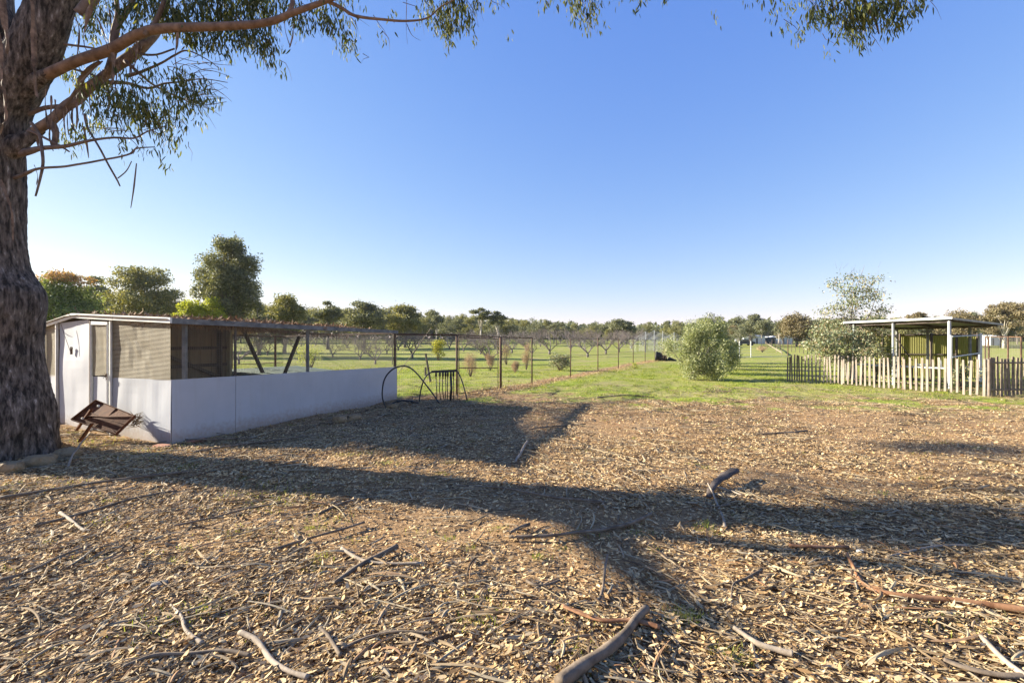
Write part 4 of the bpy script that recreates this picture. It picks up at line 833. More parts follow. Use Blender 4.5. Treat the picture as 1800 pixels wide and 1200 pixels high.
mb = MB(); mb.slab(S(.66, .53, 0), S(.66, .97, 0), S(.66, .97, .70), S(.66, .53, .72), .02); mb.slab(S(1.2, .53, 0), S(1.2, .97, 0), S(1.2, .97, .80), S(1.2, .53, .82), .02); mb.build('wall', M['boards'], hut)

# rusty steel hood leaning on the wall
rb = G(206, 768); rt = thing('rusty_hood', 'rusty steel hood on two legs tipped against the white gable wall', 'metal hood', tuple(rb))
c1, c2, c3, c4 = P(171, 704, 7.80), P(126, 739, 7.55), P(206, 765, 7.30), P(240, 732, 7.42)
mb = MB(); nrm = (c4 - c1).cross(c2 - c1).normalized()
if nrm.y > 0: nrm = -nrm
mb.slab(c1, c2, c3, c4, .006)
cc = (c1 + c2 + c3 + c4) / 4
for a, b in ((c1, c2), (c2, c3), (c3, c4), (c4, c1)):
    a2 = a + (cc - a) * .02; b2_ = b + (cc - b) * .02; mb.beam(a2 + nrm * .02, b2_ + nrm * .02, .006, .045, up=tuple(nrm))
mb.build('plate', M['rust'], rt)
mb = MB()
for a, b in ((c1.lerp(c2, .2), c3), (c1.lerp(c2, .75), c4), (c1.lerp(c4, .5), c2.lerp(c3, .5)), (c1.lerp(c2, .5), c4.lerp(c3, .45))):
    mid = a.lerp(b, .5) + nrm * .012 + (c1 - c3) * -.04; mb.tube([a + nrm * .01, mid, b + nrm * .01], .007, 6)
mb.build('rib', M['rust'], rt)
for (a, b, Ya, Yb) in (((161, 719), (134, 756), 7.45, 7.7), ((162, 744), (140, 776), 7.2, 7.25)):
    mb = MB(); mb.beam(P(a[0], a[1], Ya), P(b[0], b[1], Yb), .045, .02); mb.build('leg', M['rust'], rt)
for px, py in ((173, 713), (145, 735)): mb = MB(); mb.tube([P(px, py, 7.42), P(px + .4, py, 7.40)], .018, 8); mb.build('bolt', M['whitestone'], rt)
def debris_pile(label, c, r, h, n, mat='strip'):
    mb = MB()
    for k in range(n):
        a = random.random() * 6.28; q = Vector(c) + Vector((random.gauss(0, r), random.gauss(0, r * .6), random.random() * h)); L = random.uniform(.05, .19)
        d_ = Vector((math.cos(a), math.sin(a) * .6, random.uniform(-.6, 1.2))).normalized(); mb.tube([q, q + d_ * L * .5 + Vector((0, 0, .01)), q + d_ * L], [.006, .005, .002], 4)
    o = mb.build('bark_debris', M[mat]); tag(o, label, 'bark')
debris_pile('tangle of dry bark caught behind the rusty hood corner', P(239, 750, 7.55), .028, .20, 60)

# ---------------------------------------------------------------- orchard fence
fence = thing('wire_fence', 'rusty pipe and wire netting fence running along the orchard', 'fence', tuple(G(880, 683)))
fp = [(S(0, 1)), G(803, 697), G(880, 683), G(935, 675), G(1003, 662), G(1051, 654), G(1087, 648), G(1113, 640.5), G(1134, 636.5)]
d_ = (fp[-1] - fp[-2]); 
for k in range(1, 9): q = fp[8] + d_ * k * 1.0; fp.append(Vector((q.x, q.y, gz1(q.x, q.y))))
ths = [.06, .065, .085, .055] + [.05] * 20
for i, p in enumerate(fp):
    if i == 0: continue
    mb = MB(); mb.tube([p + Vector((0, 0, -.2)), p + Vector((0, 0, 1.76))], ths[i] / 2, 8); mb.build('post', M['rustpipe'], fence, smooth=True)
mb = MB()
for i in range(0, 3):
    mb.tube([fp[i] + Vector((0, 0, 1.80 if i == 0 else 1.76)), fp[i + 1] + Vector((0, 0, 1.76))], .028 if i == 0 else .018, 6)
mb.build('top_rail', M['rustpipe'], fence)
mb = MB()
for i in range(3, len(fp) - 1):
    for z in (1.72, .9): mb.tube([fp[i] + Vector((0, 0, z)), fp[i + 1] + Vector((0, 0, z))], .005, 4)
mb.build('wire', M['rustpipe'], fence)
for i in range(0, len(fp) - 1):
    if i == 1: continue
    a, b = fp[i], fp[i + 1]; net('netting', (a + Vector((0, 0, .02)), b + Vector((0, 0, .02)), b + Vector((0, 0, 1.72)), a + Vector((0, 0, 1.72))), M['net_fence'], fence, .01)
# gate between the two thick posts
gt = thing('wire_gate', 'netting gate with a rusty pipe frame beside the pipe rack', 'gate', tuple(fp[1]))
a = fp[1].lerp(fp[2], .04); b = fp[1].lerp(fp[2], .93); up = Vector((0, 0, 1))
mb = MB(); 
for p0, p1 in ((a + up * .05, a + up * 1.7), (b + up * .05, b + up * 1.7), (a + up * .05, b + up * .05), (a + up * .80, b + up * .72), (a + up * 1.7, b + up * 1.7)): mb.tube([p0, p1], .016, 6)
mb.build('frame', M['rustpipe'], gt); net('netting', (a + up * .05, b + up * .05, b + up * 1.7, a + up * 1.7), M['net_fence'], gt, .01)

# bark and leaf bank along the fence foot
def fence_litter():
    n = 5500; i = rng.integers(1, 9, n); f = rng.random(n); A_ = np.array([tuple(p) for p in fp]); p = A_[i] * (1 - f[:, None]) + A_[i + 1] * f[:, None]
    p[:, 0] += rng.normal(.15, .30, n); p[:, 1] += rng.normal(-.1, .3, n); p[:, 2] = gz(p[:, 0], p[:, 1]) + rng.random(n) ** 2 * .09
    a = rng.random(n) * 6.28; el = rng.normal(0, .35, n); ax = np.stack([np.cos(a) * np.cos(el), np.sin(a) * np.cos(el), np.sin(el)], 1); sd = unit(np.cross(ax, unit(np.stack([rng.normal(0, .5, n), rng.normal(0, .5, n), np.ones(n)], 1))))
    V, F4, F3 = leaf_arrays(p, ax, sd, rng.uniform(.04, .15, n), rng.uniform(.010, .032, n), .2); V[:, 2] = np.maximum(V[:, 2], gz(V[:, 0], V[:, 1]) + .001)
    o = np_mesh('fence_litter', V, F4, np.repeat(rng.random(n), 6), M['litter'], F3=F3); tag(o, 'brown leaf drift banked along the foot of the orchard fence', 'leaves', kind='stuff')
fence_litter()

# poly pipe loops and rack
YB = 12.2
def Z3(x, y, Y=YB): return P(640 + x / 5.625, 560 + y / 5.625, Y)
def lay(pts, r, sides=8):
    sp = smooth_path([(p, r) for p in pts], 8); mb = MB(); mb.tube([p for p, _ in sp], r, sides); return mb
lo = lay([Z3(222, 888, 11.35), Z3(186, 800, 11.35), Z3(180, 720, 11.35), Z3(195, 620, 11.35), Z3(235, 545, 11.35), Z3(300, 490, 11.35), Z3(385, 468, 11.35), Z3(460, 488, 11.35), Z3(530, 550, 11.35), Z3(590, 625, 11.35), Z3(660, 715, 11.35), Z3(740, 830, 11.35)], .018)
o = lo.build('poly_pipe', M['black'], smooth=True); tag(o, 'black poly pipe standing in a big loop against the white wall end', 'pipe')
lo = lay([Z3(222, 890, 11.35), Z3(290, 832, 11.35), Z3(360, 812, 11.35), Z3(440, 812, 11.35), Z3(540, 832, 11.35)], .018)
for x in (330, 470): lo.tube([Z3(x - 8, 816, 11.35), Z3(x + 14, 818, 11.35)], .03, 8)
o = lo.build('poly_pipe', M['black'], smooth=True); tag(o, 'short black poly pipe arching low along the ground by the wall', 'pipe')
rk = thing('pipe_rack', 'black pipe rack with a row of hanging risers beside the gate', 'rack', tuple(P(780, 700, YB)))
mb = lay([Z3(545, 860), Z3(555, 740), Z3(585, 620), Z3(625, 555), Z3(680, 520)], .018); mb.build('hoop', M['black'], rk, smooth=True)
mb = lay([Z3(915, 512), Z3(950, 570), Z3(985, 670), Z3(1018, 805)], .016); mb.build('hoop', M['black'], rk, smooth=True)
mb = MB(); mb.beam(Z3(668, 524), Z3(925, 512), .05, .06); mb.build('top_bar', M['black'], rk)
for k, x in enumerate((712, 750, 780, 806, 828, 858, 884)):
    mb = MB(); w = .03 if k == 5 else .011
    mb.tube([Z3(x, 520), Z3(x - 1, 570)], .026, 8); mb.tube([Z3(x - 1, 570), Z3(x + random.uniform(-6, 6), 690), Z3(x + random.uniform(-8, 8), 800 + random.uniform(-15, 20))], w, 8)
    mb.build('riser', M['black'], rk, smooth=True)
    mb = MB(); mb.tube([Z3(x - 1, 572), Z3(x - 1, 596)], .017, 6); r_ = mb.build('fitting', M['redbark'], rk)

# stakes inside the orchard near the gate
def stakes(label, a, b, Y, r, name='stake', mat='dwood'):
    mb = MB(); mb.tube([P(a[0], a[1], Y), P(b[0], b[1], Y)], [r, r * 1.1], 6); o = mb.build(name, M[mat]); tag(o, label, 'stake')
stakes('dark timber stake leaning beyond the fence left of the pipe rack', (748, 621), (757, 673), 17.9, .04)
stakes('short dark stump post standing just left of the leaning stake', (748, 645), (748, 660), 21, .05)
stakes('long pale pole leaning diagonally behind the aviary corner', (757, 577), (700, 656), 17, .011, mat='palewood')
stakes('thin stake standing near the low round shrub beyond the fence', (690, 585), (690, 640), 30, .03)

# ---------------------------------------------------------------- generic plants
def bare_tree(seed, H=3.6, spread=2.6, depth=6):
    rs = random.Random(seed); mb = MB()
    def grow(p, d, L, r, lev):
        pts = [p]; q = p; dd = d
        for _ in range(3):
            dd = (dd + Vector((rs.gauss(0, .12), rs.gauss(0, .12), rs.gauss(.03, .08)))).normalized(); q = q + dd * L / 3; pts.append(q)
        mb.tube(pts, [r, r * .88, r * .76, r * .62], 5 if lev > 2 else 7, 0, False)
        if lev >= depth: return
        for _ in range(3 if lev < 3 else 2 + (rs.random() < .4)):
            nd_ = (dd + Vector((rs.gauss(0, .55), rs.gauss(0, .55), rs.gauss(.05, .3)))).normalized(); grow(pts[rs.choice((2, 3, 3))], nd_, L * rs.uniform(.6, .85), r * .58, lev + 1)
    h0 = H * .11; mb.tube([Vector((0, 0, -.1)), Vector((0, 0, h0))], [.11, .085], 8, .1)
    n = 5
    for k in range(n):
        a = k * 6.283 / n + rs.random(); s = rs.uniform(.7, 1.2); d = Vector((math.cos(a) * s, math.sin(a) * s, 1.0)).normalized(); grow(Vector((0, 0, h0 * .9)), d, H * .26, .055, 1)
    return mb
def leaf_cloud(clumps, nper, leaf, seed, hang=.2, shell=.75, aspect=.5):
    r = np.random.default_rng(seed); cs = []; 
    tot = sum(c[1] * c[2] * c[3] for c in clumps) ** 1.0
    for (ce, rx, ry, rz) in clumps:
        n = max(8, int(nper * (rx * ry * rz / tot))); d = r.normal(0, 1, (n, 3)); d /= np.linalg.norm(d, axis=1, keepdims=True)
        rad = shell + (1 - shell) * r.random(n); rad *= r.uniform(.75, 1.12, n) * np.where(r.random(n) < .08, 1.25, 1); rad *= 1 + .35 * np.sin(d[:, 0] * 5 + ce[0] * 3) * np.sin(d[:, 1] * 4 + ce[1]) * (shell < .6); cs.append(np.array(ce) + d * rad[:, None] * [rx, ry, rz])
    c = np.concatenate(cs); n = len(c)
    ax = unit(np.stack([r.normal(0, 1, n), r.normal(0, 1, n), r.normal(-hang * 2, .8, n)], 1)); sd = unit(np.cross(ax, r.normal(0, 1, (n, 3)))); ln = leaf * r.uniform(.6, 1.4, n)
    V, F4, F3 = leaf_arrays(c, ax, sd, ln, ln * aspect, .1); return V, F4, F3, np.repeat(r.random(n), 6)
def gum_proto(seed, H, W, nclump, nleaf, leaf, mats, base_frac=.35, flat=.55, label=None, name='gum_tree', trunk_r=.25, trunkmat='greybark', top=None, loc=(0, 0, -500), crs=(.16, .30), aspect=.5, sink=0.0):
    """tree with origin at the base; crown made of separate leaf clumps carried by limbs"""
    rs = random.Random(seed); o = thing(name, label or '', 'tree', (0, 0, 0)); clumps = []
    cz = H * (base_frac + 1) / 2; sz_ = H * (1 - base_frac) / 2; pts = []
    for k in range(nclump):
        best = None
        for _ in range(10):
            while True:
                u = Vector((rs.uniform(-1, 1), rs.uniform(-1, 1), rs.uniform(-1, 1)))
                if u.length < 1: break
            dm = min([(u - q).length for q in pts] or [9])
            if best is None or dm > best[0]: best = (dm, u)
        u = best[1]; pts.append(u); r = W * rs.uniform(*crs) * (1.0 if u.z > -.5 else .8)
        z = cz + u.z * (sz_ - r * flat * .6); wz_ = 1 - .22 * max(0, u.z); clumps.append(((u.x * (W / 2 - r * .6) * wz_, u.y * (W / 2 - r * .6) * wz_, z), r, r, r * flat))
    for k in range(0):
        f = (k + .5) / nclump; z = H * (base_frac + (1 - base_frac) * (f ** .8)); env = math.sin(min(1, max(.12, (z / H - base_frac + .16) / (1.12 - base_frac))) * math.pi) ** .55
        a = rs.random() * 6.283; rr = W / 2 * env * math.sqrt(rs.random()) * .85; r = W * rs.uniform(*crs)
        z = min(z, H - r * flat); clumps.append(((math.cos(a) * rr, math.sin(a) * rr, z), r, r, r * flat))
    mb = MB(); fork = H * base_frac * .8
    mb.tube([Vector((0, 0, -.3)), Vector((0, 0, fork * .5)), Vector((W * .02, 0, fork))], [trunk_r, trunk_r * .8, trunk_r * .7], 8, .1)
    for (ce, r, _, rz) in clumps:
        c = Vector(ce); m_ = Vector((c.x * .35, c.y * .35, fork + (c.z - fork) * .5)); mb.tube([Vector((W * .02, 0, fork * rs.uniform(.6, 1))), m_, c], [trunk_r * .42, trunk_r * .28, trunk_r * .08], 5, 0, False)
    V, F4, F3, R = leaf_cloud(clumps, int(nleaf * 1.5), leaf * .8, seed, shell=.45, aspect=aspect)
    mb.build('trunk', M[trunkmat], o, smooth=True); np_mesh('crown', V, F4, R, M[mats], o, F3=F3)
    return o
GROUP_FAR = 'gum trees of the distant treeline'
def place(o, px, base_y_Y, s=1.0, rz=None, label=None, group=None, sz=None):
    Y = base_y_Y; X = (px - 900) / FPX * Y; o.location = (X, Y, gz1(X, Y)); o.rotation_euler = (0, 0, random.random() * 6.28 if rz is None else rz); o.scale = (s, s, sz or s)
    if label: o['label'] = label
    if group: o['group'] = group
def hfor(ytop, px, Y):
    X = (px - 900) / FPX * Y; return CH + (HOR - ytop) / FPX * Y - gz1(X, Y)

# --- individually recognisable trees at left
def named_tree(px, ytop, wpx, Y, seed, mats, nclump, nleaf, leaf, label, base_frac=.3, flat=.6, tr=.3, tm='greybark', crs=(.16, .30), name='gum_tree'):
    H = hfor(ytop, px, Y); W = wpx / FPX * Y; o = gum_proto(seed, H, W, nclump, nleaf, leaf, mats, base_frac, flat, label, trunk_r=tr, trunkmat=tm, crs=crs, name=name); place(o, px, Y, 1.0, 0); return o
dome = named_tree(108, 482, 110, 52, 3, 'domeleaf', 34, 15000, .28, 'dense dark green domed tree with rusty top beside the trunk', .12, .8, .25, name='domed_tree')
# rusty tips on the dome tree: a second crown layer
H = hfor(470, 108, 52); Wd = 110 / FPX * 52
V, F4, F3, R = leaf_cloud([((x * Wd * .5, y * Wd * .3, H - .9 - abs(x) * 1.0), Wd * .2, Wd * .2, .55) for x, y in ((-.6, 0), (-.2, .5), (.2, -.4), (.5, .2), (0, 0))], 2600, .22, 5); o = np_mesh('blossom', V, F4, R, M['rustleaf'], None, F3=F3); o.parent = dome
named_tree(168, 478, 52, 75, 4, 'fargum', 14, 4500, .36, 'slim airy gum tree between the dome tree and the layered gum', .35, .5)
named_tree(255, 462, 128, 66, 5, 'fargum2', 40, 15000, .32, 'broad gum tree with layered crowns above the aviary gable', .18, .66, .35, 'greybark', (.11, .2))
named_tree(400, 411, 112, 48, 6, 'fargum', 42, 26000, .24, 'tallest dense dark gum tree standing behind the aviary roof', .14, .9, .30, 'greybark', (.13, .23))
named_tree(335, 520, 62, 44, 7, 'yellowleaf', 16, 5500, .20, 'yellow-green bushy tree at the left foot of the tallest gum', .1, .8, .15, name='bushy_tree')
named_tree(372, 512, 48, 45, 8, 'yellowleaf', 12, 4500, .20, 'pale yellow-green tree just under the tallest gum crown', .1, .8, .15, name='bushy_tree')
named_tree(455, 530, 50, 52, 9, 'fargum', 12, 4200, .26, 'dark low tree filling the gap right of the tallest gum', .1, .8)
named_tree(500, 517, 76, 62, 10, 'fargum2', 20, 7500, .30, 'olive green gum tree next right of the tallest gum', .18, .6)
named_tree(576, 526, 52, 80, 11, 'fargum', 14, 5000, .36, 'small round-headed gum tree standing apart on the skyline', .35, .45)
named_tree(640, 527, 78, 86, 12, 'fargum', 22, 8000, .38, 'wide gum with ragged flat top above the aviary right end', .25, .45)
named_tree(712, 536, 72, 90, 13, 'fargum2', 20, 7500, .38, 'broad gum tree above the fence corner post', .25, .45)
named_tree(845, 536, 40, 110, 14, 'fargum', 9, 2600, .42, 'tall spindly gum poking above the middle treeline', .55, .35, .25, 'palebark', (.15, .24))
named_tree(875, 545, 38, 110, 15, 'fargum', 9, 2600, .42, 'thin flat-topped gum right of the spindly gum', .5, .35, .25, 'palebark', (.15, .24))
named_tree(1092, 561, 50, 120, 16, 'fargum', 12, 4200, .45, 'dark umbrella-shaped gum over the bare orchard trees', .4, .4)
named_tree(1400, 551, 62, 105, 17, 'fargum3', 18, 7000, .40, 'brown-leaved broad tree behind the vineyard posts', .15, .7, .3)
named_tree(1765, 529, 74, 95, 18, 'fargum3', 18, 6500, .40, 'tall gum with pale trunk behind the shelter at right', .42, .5, .35, 'palebark', (.13, .22))
named_tree(1690, 546, 72, 100, 19, 'fargum3', 18, 6500, .40, 'brownish wide gum above the shelter roof', .25, .5)
named_tree(1612, 547, 34, 110, 20, 'fargum3', 10, 3000, .40, 'small gum crown just left of the shelter roof peak', .4, .45)

# --- treeline of copies
protos = [gum_proto(100 + k, 14, W, nc, 2600, .62, mt, bf, fl, 'gum tree', trunk_r=.28, trunkmat=tm, crs=cr) for k, (W, nc, mt, bf, fl, tm, cr) in enumerate((
    (10, 14, 'fargum', .3, .6, 'greybark', (.15, .26)), (12, 16, 'fargum2', .25, .68, 'greybark', (.13, .24)), (8, 10, 'fargum', .42, .6, 'palebark', (.18, .3)), (11, 14, 'fargum3', .3, .65, 'greybark', (.15, .26)), (9, 14, 'fargum2', .12, .75, 'greybark', (.17, .3)), (13, 18, 'fargum', .2, .65, 'palebark', (.12, .22))))]
def line_top(px):
    pts = [(-60, 520), (60, 515), (150, 505), (300, 530), (450, 530), (560, 542), (640, 540), (760, 545), (830, 553), (960, 560), (1040, 566), (1120, 568), (1180, 568), (1250, 556), (1330, 556), (1400, 566), (1480, 560), (1600, 556), (1700, 552), (1800, 546), (1900, 540)]
    return float(np.interp(px, [p[0] for p in pts], [p[1] for p in pts]))
def region(px):
    for lim, t in ((180, 'behind the dome tree at far left'), (330, 'behind the layered gum at left'), (480, 'behind the tallest gum'), (620, 'above the aviary roof'), (800, 'behind the orchard fence corner'), (950, 'above the rusty gate posts'), (1120, 'above the bare orchard rows'), (1280, 'behind the olive tree'), (1400, 'behind the white sheds'), (1560, 'behind the young gum'), (1700, 'above the shelter roof')):
        if px < lim: return t
    return 'at the far right edge'
LT = []; used = set(); px = -90.0; k = 0
while px < 1900:
    for row, (Y, dy, w) in enumerate(((125, 6, 1.0), (150, 0, 1.0), (175, -3, 1.1))):
        pr = random.choice((0, 1, 1, 2, 4, 5)) if px < 1200 else random.choice((0, 3, 3, 1, 5, 2)); x = px + random.uniform(-14, 14) + row * 9; yy = Y + random.uniform(-8, 8) - (18 if px > 1150 else 0)
        top = line_top(x) + dy + random.uniform(-3, 9); H = hfor(top, x, yy); s = H / 14
        o = protos[pr] if pr not in used else copy_tree(protos[pr]); used.add(pr)
        place(o, x, yy, s * random.uniform(.85, 1.15), None, 'x', 'gum trees of the distant treeline', sz=s); LT.append((x, row, region(x), o))
    px += 22
for k, p in enumerate(protos):
    if k not in used: place(p, 1850 + 20 * k, 160, .8, None, 'x', 'gum trees of the distant treeline'); LT.append((1850 + 20 * k, 2, region(1850), p))
ORD = ['leftmost', 'second', 'third', 'fourth', 'fifth', 'sixth', 'seventh', 'eighth', 'ninth', 'tenth', 'eleventh', 'twelfth', 'thirteenth', 'fourteenth', 'fifteenth', 'sixteenth']
def ordinals(items, fmt):
    for n_, (x_, o_) in enumerate(sorted(items, key=lambda a: a[0])):
        w_ = ORD[n_] + (' from the left' if n_ else ''); o_['label'] = fmt.format(w_)
for rg in set(a[2] for a in LT):
    for row in range(3):
        ordinals([(a[0], a[3]) for a in LT if a[2] == rg and a[1] == row], '{} of the ' + ['nearer', 'middle', 'back-row'][row] + ' treeline gums ' + rg)
# far wood mass behind the treeline
def woods():
    r = np.random.default_rng(9); n = 60000; px = r.uniform(-250, 2050, n); Y = r.uniform(185, 225, n) - (px > 1150) * 20; X = (px - 900) / FPX * Y
    top = np.interp(px, [-250, 300, 560, 830, 1040, 1180, 1300, 1600, 2050], [532, 536, 548, 559, 569, 571, 562, 562, 552]) + (np.sin(px * .13) + np.sin(px * .31 + 1)) * 2 + r.uniform(0, 4, n)
    zt = CH + (HOR - top) / FPX * Y; z0 = gz(X, Y); z = z0 - .5 + (zt - z0 + .5) * r.random(n) ** .9
    c = np.stack([X, Y, z], 1); ax = unit(r.normal(0, 1, (n, 3))); sd = unit(np.cross(ax, r.normal(0, 1, (n, 3)))); ln = r.uniform(.7, 1.7, n)
    V, F4, F3 = leaf_arrays(c, ax, sd, ln, ln * .6, .1); o = np_mesh('woods', V, F4, np.repeat(np.clip(r.random(n) * .8 , 0, 1), 6), M['fargum'], F3=F3); tag(o, 'dark gum woodland closing off the far side of the paddocks', 'woods', kind='stuff')
woods()

# --- bare orchard trees
bps = []
for k in range(4):
    mb = bare_tree(200 + k, 3.6); o = thing('fruit_tree', '', 'tree', (0, 0, 0)); mb.build('branches', M['barebark'], o, smooth=True); bps.append(o)
orch = [(725, 630, 3.2, 'wide bare fruit tree with low branches seen through the aviary fence'), (660, 640, 2.4, 'bare shrubby tree behind the right end of the aviary'), (633, 632, 2.5, 'bare small tree seen through netting left of the aviary end post'), (420, 640, 2.6, 'bare tree seen through the aviary netting right of the tan post'),
        (966, 623, 4.0, 'bare fruit tree with short trunk behind the round shrub'), (1003, 618, 4.2, None), (1033, 627, 3.6, 'nearest leafless fruit tree right of the round shrub'), (1065, 622, 4.0, 'leafless fruit tree beneath the umbrella-shaped gum'), (1088, 619, 4.0, None),
        (925, 618, 4.0, None), (900, 620, 3.8, 'bare fruit tree directly behind the thin fence post right of gate'), (1110, 615, 4.4, None), (870, 615, 4.2, None), (950, 613, 4.4, None), (1050, 613, 4.4, None), (1020, 611, 4.6, None), (835, 613, 4.4, None), (985, 611, 4.6, None), (1130, 612, 4.6, None), (790, 616, 3.6, None), (860, 640, 2.6, 'gnarled leaning bare tree beyond the rusty gate')] + [(x_, y_, h_, None) for x_, y_, h_ in ((700, 617, 3.6), (735, 613, 4), (765, 620, 3), (815, 618, 3.4), (845, 622, 3.2), (882, 624, 3), (912, 611, 4.4), (935, 626, 2.8), (680, 622, 2.8), (610, 615, 3.6), (585, 628, 2.4), (520, 620, 3.2), (555, 613, 4), (470, 625, 2.8), (1005, 609, 4.4), (1075, 610, 4.4), (1100, 612, 4.2), (1150, 611, 4.2), (640, 611, 4.4), (490, 611, 4.2))]
OR = []
for k, (px_, py_, H, lab) in enumerate(orch):
    o = bps[k] if k < 4 else copy_tree(bps[k % 4]); OR.append(o); q = G(px_, py_); s = H / 3.4
    o.location = (q.x, q.y, gz1(q.x, q.y)); o.rotation_euler = (0, 0, random.random() * 6.28); o.scale = (s * 1.15, s * 1.15, s)
    o['label'] = lab or 'bare grey fruit tree in the back rows of the orchard'; o['group'] = 'bare fruit trees of the orchard'
for lo_, hi_, tx_ in ((0, 640, 'seen through the aviary netting'), (640, 803, 'between the aviary end and the gate'), (803, 880, 'behind the rusty gate'), (880, 1003, 'beyond the thin fence posts'), (1003, 1300, 'left of the olive tree')):
    ordinals([(a[0], o_) for a, o_ in zip(orch, OR) if a[3] is None and lo_ <= a[0] < hi_], '{} of the bare fruit trees ' + tx_)
# shrubs in the orchard
def shrub(px, py, wpx, hpx, mats, n, leaf, label, name='shrub', hang=0, seed=1, twig='twig', stem=True, aspect=.5):
    q = G(px, py); Y = q.y; W = wpx / FPX * Y; H = hpx / FPX * Y; rs = random.Random(seed * 7 + 1); o = thing(name, label, 'shrub' if 'shrub' in name else name.replace('_', ' '), tuple(q)); cl = []
    for k in range(12): a = rs.random() * 6.28; r = rs.random() ** .5 * W * .3; cl.append(((q.x + math.cos(a) * r, q.y + math.sin(a) * r, q.z + H * rs.uniform(.22, .82)), W * .26, W * .26, H * .22))
    mb = MB()
    for k in range(9):
        c = Vector(cl[k][0]); mb.tube([q - Vector((0, 0, .05)), q.lerp(c, .5) + Vector((rs.gauss(0, .05), rs.gauss(0, .05), 0)), c], [W * .02, W * .014, W * .006], 5)
    mb.build('stem', M[twig], o, smooth=True); V, F4, F3, R = leaf_cloud(cl, n, leaf, seed, hang, .5, aspect); np_mesh('leaves', V, F4, R, M[mats], o, F3=F3)
shrub(770, 633, 32, 38, 'wattle', 1500, .10, 'small bright yellow flowering tree beyond the gate', 'wattle_tree', seed=2)
shrub(855, 632, 36, 42, 'yellowleaf', 500, .09, 'sparse lime green tree behind the rusty gate', 'wattle_tree', seed=3)
shrub(545, 650, 62, 52, 'yellowleaf', 900, .07, 'twiggy olive shrub behind the aviary between its braces', seed=4)
shrub(984, 652, 42, 32, 'saplingleaf', 2400, .07, 'low round grey-green shrub behind the orchard fence', seed=5)
for k, (a, b, w, h, lab) in enumerate(((827, 662, 34, 48, 'dry orange-brown bush right behind the gate middle rail'), (862, 652, 20, 30, 'small dry brown bush beside the thick double gate post'), (890, 640, 22, 36, 'dry brown bush just right of the thick gate post'), (925, 650, 20, 48, 'dry brown bush against the thin fence post'), (905, 655, 16, 24, 'small pale dry bush between two fence posts'))):
    shrub(a, b, w, h, 'dead', 5200, .045, lab, 'dry_bush', seed=20 + k, aspect=.15)
shrub(1340, 619, 22, 12, 'dead', 900, .12, 'low rust-brown bush beside the far track', 'dry_bush', seed=31, aspect=.3)
shrub(1115, 648, 14, 12, 'yellowleaf', 200, .06, 'tiny green weed clump behind the fence', 'weed_clump', seed=32)
shrub(1168, 634, 30, 34, 'dead', 600, .07, 'dry grey bush left behind the olive tree', 'dry_bush', seed=33, aspect=.2)

# --- olives
def olive(q, W, H, label, n, seed, leaf=.075, trunk=True):
    rs = random.Random(seed); o = thing('olive_tree', label, 'tree', tuple(q), 'olive trees in a row'); cl = []
    for k in range(46):
        f = rs.random(); a = rs.random() * 6.283; z = H * (.16 + .80 * f); env = (.70 + .42 * math.sin(min(1, f * 1.25 + .1) * math.pi) - .25 * f); r = W / 2 * env * math.sqrt(rs.random()) * .88
        rr = W * rs.uniform(.06, .17); r *= rs.uniform(.75, 1.16); cl.append(((q.x + math.cos(a) * r, q.y + math.sin(a) * r, q.z + z - rr * .2), rr, rr, rr * rs.uniform(.9, 1.4)))
    mb = MB(); mb.tube([q + Vector((0, 0, -.1)), q + Vector((.03, 0, H * .12)), q + Vector((0, 0, H * .25))], [.07, .055, .05], 8, .2)
    mb.tube([q + Vector((-.22, -.05, -.05)), q + Vector((-.12, 0, H * .09)), q + Vector((.0, 0, H * .2))], [.035, .03, .03], 7, .2)
    for k in range(0, 46, 2):
        c = Vector(cl[k][0]); mb.tube([q + Vector((0, 0, H * rs.uniform(.12, .25))), q.lerp(c, .55), c], [.03, .018, .006], 5)
    mb.build('trunk', M['greybark'], o, smooth=True); r_ = np.random.default_rng(seed)
    V, F4, F3, R = leaf_cloud(cl, n, leaf, seed, -.3, .35, .24); np_mesh('crown', V, F4, R, M['olive'], o, F3=F3)
olive(G(1221, 667.5), 2.85, 2.45, 'nearest silvery olive tree standing alone on the grass edge', 21000, 41, .085)
for k, (x, y) in enumerate(((9.7, 22.8), (11.6, 26.8), (13.5, 30.8), (15.2, 34.8))):
    olive(Vector((x, y, gz1(x, y))), 2.7, 2.5, ['second olive tree, its crown showing right of the nearest one', 'third olive tree, mostly hidden behind the second', 'fourth olive tree in the row behind the nearest one', 'last olive tree of the row, farthest back'][k], 9000, 42 + k, .12)
debris_pile('small heap of cut twigs on the grass in front of the olive', G(1260, 690, .01), .28, .08, 140, 'twigs')

